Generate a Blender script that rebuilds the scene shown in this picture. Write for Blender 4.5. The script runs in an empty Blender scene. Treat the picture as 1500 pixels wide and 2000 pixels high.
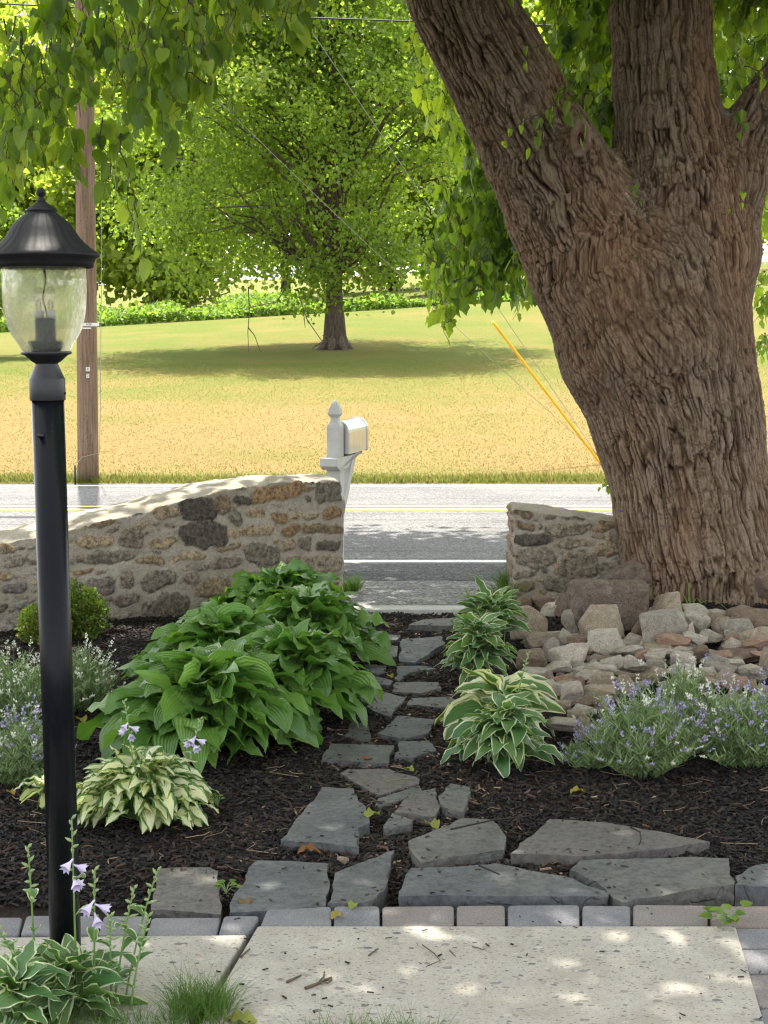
import bpy, bmesh, math, random
import numpy as np
from mathutils import Vector, Matrix
R = math.radians
rng = np.random.default_rng(7)
random.seed(7)
S = bpy.context.scene
C = S.collection

# ------------------------------------------------------------------ camera
CAMH = 1.58
PITCH = math.atan(350 / 3000)
cam_d = bpy.data.cameras.new('camera')
cam = bpy.data.objects.new('camera', cam_d)
C.objects.link(cam)
cam.location = (0, 0, CAMH)
cam.rotation_euler = (math.pi / 2 - PITCH, 0, 0)
cam_d.sensor_fit = 'VERTICAL'
cam_d.sensor_height = 36
cam_d.sensor_width = 27
cam_d.lens = 54
cam_d.clip_end = 2000
S.camera = cam

# ------------------------------------------------------------------ world, sun, exposure
SUN_EL, SUN_AZ = R(69), math.atan2(-0.16, 1.0)      # azimuth from +Y towards +X
w = bpy.data.worlds.new('World')
S.world = w
w.use_nodes = True
nt = w.node_tree
bg = nt.nodes['Background']
sky = nt.nodes.new('ShaderNodeTexSky')
sky.sky_type = 'NISHITA'
sky.sun_disc = False
sky.sun_elevation = SUN_EL
sky.sun_rotation = SUN_AZ
sky.air_density = 1.0
sky.dust_density = 1.5
hs = nt.nodes.new('ShaderNodeHueSaturation')
hs.inputs['Saturation'].default_value = 0.16
nt.links.new(sky.outputs[0], hs.inputs['Color'])
nt.links.new(hs.outputs[0], bg.inputs[0])
bg.inputs[1].default_value = 0.15
sd = bpy.data.lights.new('sun', 'SUN')
sd.energy = 3.4
sd.angle = R(0.55)
sd.color = (1.0, 0.94, 0.84)
so = bpy.data.objects.new('sun', sd)
C.objects.link(so)
sunv = Vector((math.sin(SUN_AZ) * math.cos(SUN_EL), math.cos(SUN_AZ) * math.cos(SUN_EL), math.sin(SUN_EL)))
so.rotation_euler = sunv.to_track_quat('Z', 'Y').to_euler()
S.view_settings.view_transform = 'Standard'
S.view_settings.look = 'None'
S.view_settings.exposure = 2.0
S.view_settings.gamma = 1
S.cycles.filter_width = 1.25
S.cycles.max_bounces = 8
S.cycles.transparent_max_bounces = 12
S.cycles.transmission_bounces = 8
S.cycles.caustics_refractive = False
S.cycles.caustics_reflective = False

# ------------------------------------------------------------------ pixel -> world helpers (photo px 1500x2000)
FWD = np.array([0, math.cos(PITCH), -math.sin(PITCH)])
UP = np.array([0, math.sin(PITCH), math.cos(PITCH)])
def ray(px, py):
    return FWD + np.array([1, 0, 0]) * ((px - 750) / 3000) + UP * ((1000 - py) / 3000)
def P(px, py, z=0.0):                      # on the horizontal plane z
    d = ray(px, py); t = (z - CAMH) / d[2]
    return np.array([d[0] * t, d[1] * t, z])
def PD(px, py, Y):                         # at distance Y
    d = ray(px, py); t = Y / d[1]
    return np.array([d[0] * t, Y, CAMH + d[2] * t])

# ------------------------------------------------------------------ noise
def _hash(i, j, k, s):
    h = (i.astype(np.int64) * 374761393 + j.astype(np.int64) * 668265263 + k.astype(np.int64) * 2147483647 + s * 974711) & 0xffffffff
    h = ((h ^ (h >> 13)) * 1274126177) & 0xffffffff
    h = (h ^ (h >> 16)) & 0xffffffff
    h = (h * 2246822519) & 0xffffffff
    return ((h ^ (h >> 15)) & 0xffff) / 65535.0
def vn(p, s=0):                            # value noise in -1..1, p (n,3)
    f = np.floor(p); w_ = p - f; w_ = w_ * w_ * (3 - 2 * w_)
    i, j, k = f[:, 0].astype(np.int64), f[:, 1].astype(np.int64), f[:, 2].astype(np.int64)
    r = 0
    for a in (0, 1):
        for b in (0, 1):
            for c in (0, 1):
                wt = (w_[:, 0] if a else 1 - w_[:, 0]) * (w_[:, 1] if b else 1 - w_[:, 1]) * (w_[:, 2] if c else 1 - w_[:, 2])
                r = r + wt * _hash(i + a, j + b, k + c, s)
    return r * 2 - 1
def fbm(p, octv=4, s=0):
    r = 0; a = 1; t = 0
    for o in range(octv):
        r = r + a * vn(p * 2 ** o, s + o); t += a; a *= 0.5
    return r / t

# ------------------------------------------------------------------ mesh builder
class MB:
    def __init__(s): s.V = []; s.F = []; s.n = 0
    def add(s, V, F, mi=0, rnd=0.5, lv=None, smooth=True):
        V = np.asarray(V, float).reshape(-1, 3)
        if isinstance(F, np.ndarray): Fs = [F]
        else:
            g = {}
            for f in F: g.setdefault(len(f), []).append(f)
            Fs = [np.array(x, int) for x in g.values()]
        for f in Fs:
            r = rnd if isinstance(rnd, np.ndarray) and len(rnd) == len(f) else np.full(len(f), float(np.mean(rnd)))
            s.F.append((f + s.n, mi, r, smooth))
        s.V.append((V, lv if lv is not None else np.zeros((len(V), 3))))
        s.n += len(V)
        return s
    def build(s, name, mats, parent=None):
        me = bpy.data.meshes.new(name)
        V = np.concatenate([v for v, _ in s.V]); L = np.concatenate([l for _, l in s.V])
        me.vertices.add(len(V)); me.vertices.foreach_set('co', V.astype(np.float32).ravel())
        loops = np.concatenate([f.ravel() for f, *_ in s.F])
        tot = np.concatenate([np.full(len(f), f.shape[1]) for f, *_ in s.F])
        st = np.concatenate([[0], np.cumsum(tot)[:-1]])
        me.loops.add(len(loops)); me.loops.foreach_set('vertex_index', loops.astype(np.int32))
        me.polygons.add(len(tot))
        me.polygons.foreach_set('loop_start', st.astype(np.int32))
        me.polygons.foreach_set('loop_total', tot.astype(np.int32))
        me.polygons.foreach_set('material_index', np.concatenate([np.full(len(f), m) for f, m, *_ in s.F]).astype(np.int32))
        me.polygons.foreach_set('use_smooth', np.concatenate([np.full(len(f), sm) for f, _, _, sm in s.F]).astype(bool))
        me.update(calc_edges=True)
        a = me.attributes.new('rnd', 'FLOAT', 'FACE'); a.data.foreach_set('value', np.concatenate([r for _, _, r, _ in s.F]).astype(np.float32))
        a = me.attributes.new('lv', 'FLOAT_VECTOR', 'POINT'); a.data.foreach_set('vector', L.astype(np.float32).ravel())
        me.validate()
        for m in (mats if isinstance(mats, (list, tuple)) else [mats]): me.materials.append(m)
        o = bpy.data.objects.new(name, me); C.objects.link(o)
        if parent is not None: o.parent = parent
        return o

def tag(o, label=None, cat=None, group=None, kind=None):
    if label: o['label'] = label
    if cat: o['category'] = cat
    if group: o['group'] = group
    if kind: o['kind'] = kind
    return o
def empty(name, loc, label, cat, group=None, rz=0):
    o = bpy.data.objects.new(name, None); C.objects.link(o); o.location = loc; o.rotation_euler = (0, 0, rz)
    o.empty_display_size = 0.05
    return tag(o, label, cat, group)

def norm(a): return a / np.maximum(np.linalg.norm(a, axis=-1, keepdims=True), 1e-9)
def frames(Y, Z):                           # length dir Y, approx normal Z -> (n,3,3) columns X,Y,Z
    Y = norm(Y); X = norm(np.cross(Y, Z)); Z = np.cross(X, Y)
    return np.stack([X, Y, Z], axis=2)
def scatter(mb, TV, TF, pos, fr, sc, rnd, mi=0, lv=None, smooth=False):
    n = len(pos); m = len(TV)
    sc = np.asarray(sc)
    if sc.ndim == 1: sc = np.repeat(sc[:, None], 3, 1)
    V = np.einsum('nij,nmj->nmi', fr, TV[None] * sc[:, None, :]) + pos[:, None, :]
    for f in TF:
        f = np.asarray(f)
        if f.ndim == 1: f = f[None]
        FF = (f[None] + (np.arange(n) * m)[:, None, None]).reshape(-1, f.shape[1])
        mb.F.append((FF + mb.n, mi, np.repeat(rnd, len(f)), smooth))
    L = np.zeros((n * m, 3)) if lv is None else np.tile(lv, (n, 1))
    mb.V.append((V.reshape(-1, 3), L)); mb.n += n * m

def tube(mb, pts, rad, sides=8, mi=0, rnd=0.5, cap=True, flat=False):
    pts = np.asarray(pts, float); n = len(pts); rad = np.broadcast_to(np.asarray(rad, float), (n,))
    t = np.gradient(pts, axis=0); t = norm(t)
    ref = np.array([0.0, 1.0, 0.0]) if abs(t[0][1]) < 0.8 else np.array([1.0, 0, 0])
    V = []
    ang = np.arange(sides) / sides * 2 * np.pi
    for i in range(n):
        a = ref - t[i] * np.dot(ref, t[i]); a /= max(np.linalg.norm(a), 1e-6); ref = a
        b = np.cross(t[i], a)
        V.append(pts[i] + rad[i] * (np.cos(ang)[:, None] * a + np.sin(ang)[:, None] * b))
    V = np.concatenate(V)
    F = []
    i, k = np.meshgrid(np.arange(n - 1), np.arange(sides), indexing='ij'); i = i.ravel(); k = k.ravel(); k2 = (k + 1) % sides
    F = np.stack([i * sides + k, i * sides + k2, (i + 1) * sides + k2, (i + 1) * sides + k], 1)
    s0 = mb.n
    L = np.zeros((len(V), 3)); L[:, 0] = np.tile(np.arange(sides) / sides, n)
    seg = np.concatenate([[0], np.cumsum(np.linalg.norm(np.diff(pts, axis=0), axis=1))]); L[:, 1] = np.repeat(seg, sides)
    mb.add(V, F, mi, rnd, L, not flat)
    if cap:
        mb.F.append((np.arange(sides)[::-1][None] + s0, mi, np.array([0.5]), False))
        mb.F.append((np.arange(sides)[None] + s0 + (n - 1) * sides, mi, np.array([0.5]), False))
def lathe(mb, prof, sides=32, mi=0, cx=0, cy=0, flute=None, cap=True):   # prof [(r,z)]
    ang = np.arange(sides) / sides * 2 * np.pi
    V = []
    for q, (r, z) in enumerate(prof):
        rr = np.full(sides, r)
        if flute is not None: rr = r * (1 + flute(q, ang))
        V.append(np.stack([cx + rr * np.cos(ang), cy + rr * np.sin(ang), np.full(sides, z)], 1))
    n = len(prof)
    i, k = np.meshgrid(np.arange(n - 1), np.arange(sides), indexing='ij'); i = i.ravel(); k = k.ravel(); k2 = (k + 1) % sides
    F = np.stack([i * sides + k, i * sides + k2, (i + 1) * sides + k2, (i + 1) * sides + k], 1)
    s0 = mb.n
    mb.add(np.concatenate(V), F, mi)
    if cap:
        mb.F.append((np.arange(sides)[::-1][None] + s0, mi, np.array([0.5]), False))
        mb.F.append((np.arange(sides)[None] + s0 + (n - 1) * sides, mi, np.array([0.5]), False))
def box(mb, a, b, mi=0, M=None):
    x0, y0, z0 = a; x1, y1, z1 = b
    V = np.array([(x0, y0, z0), (x1, y0, z0), (x1, y1, z0), (x0, y1, z0), (x0, y0, z1), (x1, y0, z1), (x1, y1, z1), (x0, y1, z1)], float)
    if M is not None: V = np.array([tuple(M @ Vector(v)) for v in V])
    mb.add(V, np.array([(0, 3, 2, 1), (4, 5, 6, 7), (0, 1, 5, 4), (1, 2, 6, 5), (2, 3, 7, 6), (3, 0, 4, 7)]), mi, smooth=False)
def grid(xs, ys, zf):
    X, Y = np.meshgrid(xs, ys, indexing='xy')
    V = np.stack([X.ravel(), Y.ravel(), zf(X.ravel(), Y.ravel())], 1)
    nx, ny = len(xs), len(ys)
    i, j = np.meshgrid(np.arange(nx - 1), np.arange(ny - 1)); i = i.ravel(); j = j.ravel()
    F = np.stack([j * nx + i, j * nx + i + 1, (j + 1) * nx + i + 1, (j + 1) * nx + i], 1)
    return V, F
def bev(o, w_=0.004, seg=2):
    m = o.modifiers.new('bevel', 'BEVEL'); m.width = w_; m.segments = seg; m.limit_method = 'ANGLE'; m.angle_limit = R(40)
    return o

# ------------------------------------------------------------------ materials
class N:
    def __init__(s, name):
        s.m = bpy.data.materials.new(name); s.m.use_nodes = True
        s.t = s.m.node_tree; s.b = s.t.nodes['Principled BSDF']; s.out = s.t.nodes['Material Output']
    def n(s, typ, **kw):
        x = s.t.nodes.new(typ)
        for k, v in kw.items():
            if k.startswith('i_'):
                key = k[2:]; key = int(key) if key.isdigit() else key.replace('_', ' ')
                if isinstance(v, bpy.types.NodeSocket): s.t.links.new(v, x.inputs[key])
                else: x.inputs[key].default_value = v
            else: setattr(x, k, v)
        return x
    def l(s, a, b): s.t.links.new(a, b)
    def coord(s, which='Object', scale=None, rand=False):
        tc = s.n('ShaderNodeTexCoord').outputs[which]
        if rand:
            oi = s.n('ShaderNodeObjectInfo')
            sc = s.n('ShaderNodeVectorMath', operation='SCALE', i_0=(37.0, 19.0, 53.0)); s.l(oi.outputs['Random'], sc.inputs['Scale'])
            tc = s.n('ShaderNodeVectorMath', operation='ADD', i_0=tc, i_1=sc.outputs[0]).outputs[0]
        if scale:
            tc = s.n('ShaderNodeMapping', i_Vector=tc, i_Scale=scale).outputs[0]
        return tc
    def noise(s, v, scale, detail=4, rough=0.55, dist=0):
        return s.n('ShaderNodeTexNoise', i_Vector=v, i_Scale=scale, i_Detail=detail, i_Roughness=rough, i_Distortion=dist).outputs[0]
    def vor(s, v, scale, feature='F1', out='Distance', rnd=1.0):
        return s.n('ShaderNodeTexVoronoi', feature=feature, i_Vector=v, i_Scale=scale, i_Randomness=rnd).outputs[out]
    def ramp(s, f, stops, interp='LINEAR'):
        r = s.n('ShaderNodeValToRGB'); s.l(f, r.inputs[0]); e = r.color_ramp.elements; r.color_ramp.interpolation = interp
        while len(e) < len(stops): e.new(0.5)
        for k, (p, c) in enumerate(stops):
            e[k].position = p; e[k].color = (c, c, c, 1) if isinstance(c, (int, float)) else (*c, 1)
        return r.outputs[0]
    def mix(s, f, a, b, mode='MIX'):
        x = s.n('ShaderNodeMix', data_type='RGBA', blend_type=mode)
        for sock, v in ((x.inputs[0], f), (x.inputs[6], a), (x.inputs[7], b)):
            if isinstance(v, bpy.types.NodeSocket): s.l(v, sock)
            elif isinstance(v, tuple): sock.default_value = (*v, 1)
            else: sock.default_value = v
        return x.outputs[2]
    def math(s, op, a, b=0.0, clamp=False):
        x = s.n('ShaderNodeMath', operation=op, use_clamp=clamp)
        for q, v in enumerate((a, b)):
            if isinstance(v, bpy.types.NodeSocket): s.l(v, x.inputs[q])
            else: x.inputs[q].default_value = v
        return x.outputs[0]
    def attr(s, name, out='Fac'): return s.n('ShaderNodeAttribute', attribute_name=name).outputs[out]
    def bump(s, h, strength=0.5, dist=0.01):
        b = s.n('ShaderNodeBump', i_Strength=strength, i_Distance=dist); s.l(h, b.inputs['Height'])
        s.l(b.outputs[0], s.b.inputs['Normal']); return b.outputs[0]
    def done(s, col=None, rough=0.8, spec=0.3, metal=0.0):
        if col is not None:
            if isinstance(col, bpy.types.NodeSocket): s.l(col, s.b.inputs['Base Color'])
            else: s.b.inputs['Base Color'].default_value = (*col, 1)
        if isinstance(rough, bpy.types.NodeSocket): s.l(rough, s.b.inputs['Roughness'])
        else: s.b.inputs['Roughness'].default_value = rough
        s.b.inputs['Specular IOR Level'].default_value = spec
        s.b.inputs['Metallic'].default_value = metal
        return s.m
    def leaf(s, col, rough=0.5, spec=0.35, tr=0.4, tcol=None, nrm=None):
        s.done(col, rough, spec)
        tb = s.n('ShaderNodeBsdfTranslucent'); s.l(tcol if tcol is not None else col, tb.inputs[0])
        if nrm is not None: s.l(nrm, tb.inputs['Normal'])
        mx = s.n('ShaderNodeMixShader', i_0=tr); s.l(s.b.outputs[0], mx.inputs[1]); s.l(tb.outputs[0], mx.inputs[2])
        s.l(mx.outputs[0], s.out.inputs[0]); return s.m

def leaf_mat(name, stops, tr=0.45, gain=1.6, rough=0.5, spec=0.35):
    k = N(name); r = k.attr('rnd')
    c = k.ramp(r, stops)
    c = k.mix(k.noise(k.coord(), 30, 2), c, k.mix(1.0, c, (0.8, 0.85, 0.7), 'MULTIPLY'))
    tcol = k.mix(1.0, c, (gain, gain * 1.0, gain * 0.55), 'MULTIPLY')
    return k.leaf(c, rough, spec, tr, tcol)

M = {}
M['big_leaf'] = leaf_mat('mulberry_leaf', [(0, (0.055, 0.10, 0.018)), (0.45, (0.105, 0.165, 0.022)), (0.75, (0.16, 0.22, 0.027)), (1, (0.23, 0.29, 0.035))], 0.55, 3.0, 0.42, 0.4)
M['field_leaf'] = leaf_mat('field_tree_leaf', [(0, (0.075, 0.115, 0.02)), (0.5, (0.13, 0.19, 0.034)), (0.85, (0.22, 0.28, 0.055)), (1, (0.36, 0.27, 0.14))], 0.55, 3.0, 0.4, 0.45)
M['far_leaf'] = leaf_mat('far_tree_leaf', [(0, (0.12, 0.16, 0.03)), (0.5, (0.19, 0.24, 0.04)), (1, (0.27, 0.32, 0.06))], 0.52, 2.7)
M['far_leaf_dark'] = leaf_mat('dark_far_leaf', [(0, (0.08, 0.12, 0.03)), (1, (0.15, 0.20, 0.05))], 0.45, 2.2)
M['box_leaf'] = leaf_mat('boxwood_leaf', [(0, (0.05, 0.095, 0.015)), (0.6, (0.11, 0.19, 0.026)), (1, (0.22, 0.23, 0.05))], 0.3, 1.5)
M['weed_leaf'] = leaf_mat('weed_leaf', [(0, (0.10, 0.17, 0.03)), (1, (0.2, 0.29, 0.06))], 0.45, 2.2)
M['dry_leaf'] = leaf_mat('dry_leaf', [(0, (0.35, 0.24, 0.05)), (0.5, (0.25, 0.28, 0.06)), (1, (0.22, 0.1, 0.04))], 0.3, 1.3, 0.7)

def bark_mat(name, lo, hi, sc=(10, 10, 1.6), strength=0.7):
    k = N(name); v = k.coord('Object', sc)
    n1 = k.noise(v, 3, 6, 0.65, 0.4)
    c = k.ramp(n1, [(0.3, lo), (0.65, hi)])
    k.bump(n1, strength, 0.02)
    return k.done(c, 0.9, 0.15)
M['bark_far'] = bark_mat('field_tree_bark', (0.05, 0.038, 0.03), (0.15, 0.12, 0.095))
M['twig'] = bark_mat('twig_bark', (0.06, 0.045, 0.03), (0.16, 0.12, 0.085))

def trunk_mat():
    k = N('furrowed_bark'); h = k.attr('lv', 'Vector')
    sep = k.n('ShaderNodeSeparateXYZ', i_0=h)
    x = k.ramp(sep.outputs[0], [(0.05, (0.035, 0.021, 0.013)), (0.45, (0.108, 0.074, 0.048)), (0.8, (0.19, 0.138, 0.094)), (1.0, (0.28, 0.215, 0.155))])  # ridges weathered paler; shade in the furrows painted in by bark height
    v = k.coord('Object', (1, 1, 0.35))
    n1 = k.noise(v, 2.2, 4, 0.6)
    x = k.mix(k.ramp(n1, [(0.45, 0.0), (0.7, 0.65)]), x, k.mix(1.0, x, (1.15, 0.84, 0.68), 'MULTIPLY'))
    n2 = k.noise(k.coord('Object', (1, 1, 0.25)), 60, 5, 0.7)
    x = k.mix(k.ramp(n2, [(0.3, 0.0), (0.7, 1.0)]), k.mix(1.0, x, (0.72, 0.7, 0.7), 'MULTIPLY'), k.mix(1.0, x, (1.2, 1.2, 1.2), 'MULTIPLY'))
    lich = k.ramp(k.noise(k.coord('Object', (1, 1, 0.5)), 5, 6, 0.75), [(0.62, 0.0), (0.72, 0.45)])
    x = k.mix(lich, x, (0.34, 0.33, 0.29))
    k.bump(k.math('ADD', n2, k.math('MULTIPLY', k.noise(k.coord('Object', (1, 1, 0.4)), 140, 3), 0.4)), 1.0, 0.014)
    return k.done(x, 0.92, 0.12)
M['bark'] = trunk_mat()

def simple(name, c1, c2, scale=20, rough=0.8, spec=0.3, bs=0.3, bd=0.005, metal=0, rand=True, detail=6):
    k = N(name); v = k.coord('Object', None, rand)
    n1 = k.noise(v, scale, detail, 0.6)
    k.bump(n1, bs, bd)
    return k.done(k.ramp(n1, [(0.3, c1), (0.7, c2)]), rough, spec, metal)
M['black_metal'] = simple('black_painted_metal', (0.006, 0.007, 0.009), (0.013, 0.014, 0.017), 40, 0.42, 0.5, 0.12, 0.001, rand=False)
def post_mat():
    k = N('glossy_black_post'); v = k.coord('Object', (1, 1, 0.3))
    n1 = k.noise(v, 90, 5, 0.7)
    spots = k.ramp(k.noise(k.coord('Object'), 130, 4, 0.8), [(0.66, 0.0), (0.72, 1.0)])
    c = k.mix(k.math('MULTIPLY', spots, 0.35), (0.006, 0.007, 0.009), (0.13, 0.13, 0.12))
    k.bump(n1, 0.05, 0.001)
    return k.done(c, k.ramp(n1, [(0.3, 0.14), (0.7, 0.3)]), 0.12)
M['post'] = post_mat()
M['cap_metal'] = simple('matt_black_cast_metal', (0.005, 0.0055, 0.007), (0.012, 0.012, 0.014), 60, 0.6, 0.25, 0.25, 0.002, rand=False)
M['white_vinyl'] = simple('weathered_white_paint', (0.42, 0.42, 0.40), (0.52, 0.52, 0.49), 12, 0.5, 0.4, 0.05, 0.001)
M['tin'] = simple('galvanised_box_metal', (0.55, 0.54, 0.52), (0.66, 0.65, 0.63), 8, 0.28, 0.5, 0.03, 0.001, 0.75)
M['white'] = simple('white_mark', (0.75, 0.75, 0.72), (0.85, 0.85, 0.82), 30, 0.6)
M['ink'] = simple('black_ink', (0.02, 0.02, 0.02), (0.03, 0.03, 0.03), 30, 0.6)
M['yellow_guard'] = simple('yellow_plastic', (0.75, 0.42, 0.02), (0.85, 0.5, 0.03), 20, 0.45)
M['cable'] = simple('steel_cable', (0.22, 0.23, 0.2), (0.35, 0.36, 0.33), 60, 0.5, 0.4, metal=0.3)
M['bulb_white'] = simple('white_ceramic', (0.7, 0.7, 0.7), (0.8, 0.8, 0.8), 30, 0.3)

def pole_mat():
    k = N('weathered_pole_wood'); v = k.coord('Object', (14, 14, 0.7))
    n1 = k.noise(v, 3, 6, 0.65, 0.3)
    c = k.ramp(n1, [(0.3, (0.11, 0.075, 0.05)), (0.6, (0.25, 0.175, 0.125)), (0.8, (0.33, 0.25, 0.19))])
    holes = k.ramp(k.vor(k.coord('Object', (22, 22, 7)), 2.2), [(0.13, 1.0), (0.2, 0.0)])
    c = k.mix(k.math('MULTIPLY', holes, 0.8), c, (0.06, 0.035, 0.025))
    k.bump(n1, 0.6, 0.01)
    return k.done(c, 0.9, 0.15)
M['pole'] = pole_mat()

def glass_mat():
    k = N('wavy_lantern_glass')
    gl = k.n('ShaderNodeBsdfGlass', i_Roughness=0.02, i_IOR=1.12); gl.inputs[0].default_value = (0.99, 0.99, 0.95, 1)
    n1 = k.noise(k.coord('Object', (1, 1, 0.55)), 26, 3, 0.5, 0.6)
    b = k.n('ShaderNodeBump', i_Strength=0.7, i_Distance=0.02); k.l(n1, b.inputs['Height']); k.l(b.outputs[0], gl.inputs['Normal'])
    tr = k.n('ShaderNodeBsdfTransparent'); tr.inputs[0].default_value = (1, 1, 0.97, 1)
    df = k.n('ShaderNodeBsdfTranslucent'); df.inputs[0].default_value = (0.95, 0.95, 0.88, 1)
    m1 = k.n('ShaderNodeMixShader', i_0=0.66); k.l(gl.outputs[0], m1.inputs[1]); k.l(tr.outputs[0], m1.inputs[2])
    m2 = k.n('ShaderNodeMixShader', i_0=0.16); k.l(m1.outputs[0], m2.inputs[1]); k.l(df.outputs[0], m2.inputs[2])
    k.l(m2.outputs[0], k.out.inputs[0]); return k.m
M['glass'] = glass_mat()
def clear_mat():
    k = N('clear_bulb_glass')
    gl = k.n('ShaderNodeBsdfGlossy', i_Roughness=0.05); tr = k.n('ShaderNodeBsdfTransparent'); tr.inputs[0].default_value = (0.93, 0.9, 0.88, 1)
    m1 = k.n('ShaderNodeMixShader', i_0=0.12); k.l(tr.outputs[0], m1.inputs[1]); k.l(gl.outputs[0], m1.inputs[2])
    k.l(m1.outputs[0], k.out.inputs[0]); return k.m
M['bulb'] = clear_mat()

def asphalt(name, lo, hi, fleck):
    k = N(name); v = k.coord()
    big = k.noise(v, 0.7, 4)
    c = k.ramp(big, [(0.35, lo), (0.65, hi)])
    vo = k.n('ShaderNodeTexVoronoi', i_Vector=v, i_Scale=85.0)
    cr = k.n('ShaderNodeSeparateColor'); k.l(vo.outputs['Color'], cr.inputs[0])
    agg = k.ramp(cr.outputs[0], [(0.0, 0.45), (0.6, 1.0), (1.0, fleck)])
    c = k.mix(1.0, c, agg, 'MULTIPLY')
    sk = k.noise(k.n('ShaderNodeMapping', i_Vector=v, i_Scale=(0.12, 3.5, 1.0)).outputs[0], 2.2, 5, 0.65)
    c = k.mix(1.0, c, k.ramp(sk, [(0.34, 0.72), (0.5, 1.0), (0.68, 1.08)]), 'MULTIPLY')
    k.bump(k.noise(v, 90, 4, 0.7), 0.7, 0.01)
    return k.done(c, 0.85, 0.25)
M['asphalt'] = asphalt('road_asphalt', (0.115, 0.114, 0.113), (0.15, 0.147, 0.143), 1.6)
M['asphalt_new'] = asphalt('shoulder_asphalt', (0.05, 0.051, 0.053), (0.075, 0.075, 0.076), 2.4)
M['asphalt_old'] = asphalt('old_asphalt_walk', (0.13, 0.13, 0.128), (0.19, 0.188, 0.18), 1.9)

def paint(name, col):
    k = N(name); n1 = k.noise(k.coord(), 60, 5, 0.7)
    c = k.mix(k.ramp(n1, [(0.42, 0.5), (0.55, 0.0)]), col, (0.25, 0.24, 0.22)); return k.done(c, 0.7)
M['paint_white'] = paint('white_road_paint', (0.75, 0.75, 0.73))
M['paint_yellow'] = paint('yellow_road_paint', (0.72, 0.45, 0.08))

def concrete():
    k = N('exposed_aggregate_concrete'); v = k.coord()
    base = k.ramp(k.noise(v, 6, 6, 0.65), [(0.3, (0.31, 0.285, 0.24)), (0.7, (0.43, 0.405, 0.35))])
    fine = k.noise(v, 220, 3, 0.6)
    base = k.mix(k.ramp(fine, [(0.35, 0.45), (0.6, 0.0)]), base, (0.20, 0.185, 0.16))
    hs = None
    for sc, thr, seed in ((27.0, 0.2, 0.0), (55.0, 0.24, 3.3), (105.0, 0.28, 7.7)):
        vv = k.n('ShaderNodeMapping', i_Vector=v, i_Location=(seed, seed, 0), i_Scale=(1.0, 1.55, 1.0), i_Rotation=(0, 0, seed)).outputs[0]
        vv = k.n('ShaderNodeVectorMath', operation='ADD', i_0=vv, i_1=k.n('ShaderNodeVectorMath', operation='SCALE', i_0=k.n('ShaderNodeTexNoise', i_Vector=v, i_Scale=60.0).outputs['Color'], i_Scale=0.012).outputs[0]).outputs[0]
        vo = k.n('ShaderNodeTexVoronoi', i_Vector=vv, i_Scale=sc)
        sepc = k.n('ShaderNodeSeparateColor'); k.l(vo.outputs['Color'], sepc.inputs[0])
        sel = k.math('GREATER_THAN', sepc.outputs[1], 0.56)
        rad = k.math('ADD', k.math('MULTIPLY', sepc.outputs[2], thr), 0.13)
        msk = k.math('MULTIPLY', sel, k.math('LESS_THAN', vo.outputs['Distance'], rad))
        pc = k.ramp(sepc.outputs[0], [(0.0, (0.10, 0.10, 0.105)), (0.35, (0.20, 0.19, 0.18)), (0.6, (0.27, 0.22, 0.17)), (0.8, (0.42, 0.40, 0.36)), (1.0, (0.14, 0.12, 0.11))])
        base = k.mix(msk, base, pc)
        hs = msk if hs is None else k.math('ADD', hs, msk)
    stain = k.ramp(k.noise(v, 1.7, 5, 0.6), [(0.5, 0.0), (0.75, 0.35)])
    base = k.mix(stain, base, k.mix(1.0, base, (0.78, 0.76, 0.68), 'MULTIPLY'))
    k.bump(k.math('ADD', k.math('MULTIPLY', hs, 0.3), fine), 0.5, 0.003)
    return k.done(base, 0.85, 0.25)
M['concrete'] = concrete()
def curb():
    k = N('pale_concrete'); v = k.coord(); n1 = k.noise(v, 25, 6, 0.7)
    k.bump(n1, 0.4, 0.005); return k.done(k.ramp(n1, [(0.3, (0.38, 0.37, 0.34)), (0.7, (0.52, 0.51, 0.47))]), 0.85)
M['curb'] = curb()
def paver(name, c1, c2):
    k = N(name); v = k.coord('Object', None, True)
    n1 = k.noise(v, 9, 5); c = k.ramp(n1, [(0.35, c1), (0.65, c2)])
    n2 = k.noise(v, 230, 4, 0.7)
    c = k.mix(k.ramp(n2, [(0.35, 1.0), (0.65, 0.0)]), c, k.mix(1.0, c, (0.55, 0.55, 0.57), 'MULTIPLY'))
    k.bump(n2, 0.9, 0.004); return k.done(c, 0.88, 0.2)
M['paver_grey'] = paver('grey_paver', (0.20, 0.20, 0.21), (0.27, 0.265, 0.27))
M['paver_pink'] = paver('pinkish_paver', (0.25, 0.215, 0.195), (0.27, 0.25, 0.24))
M['paver_brown'] = paver('brownish_paver', (0.28, 0.22, 0.19), (0.24, 0.22, 0.21))

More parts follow.
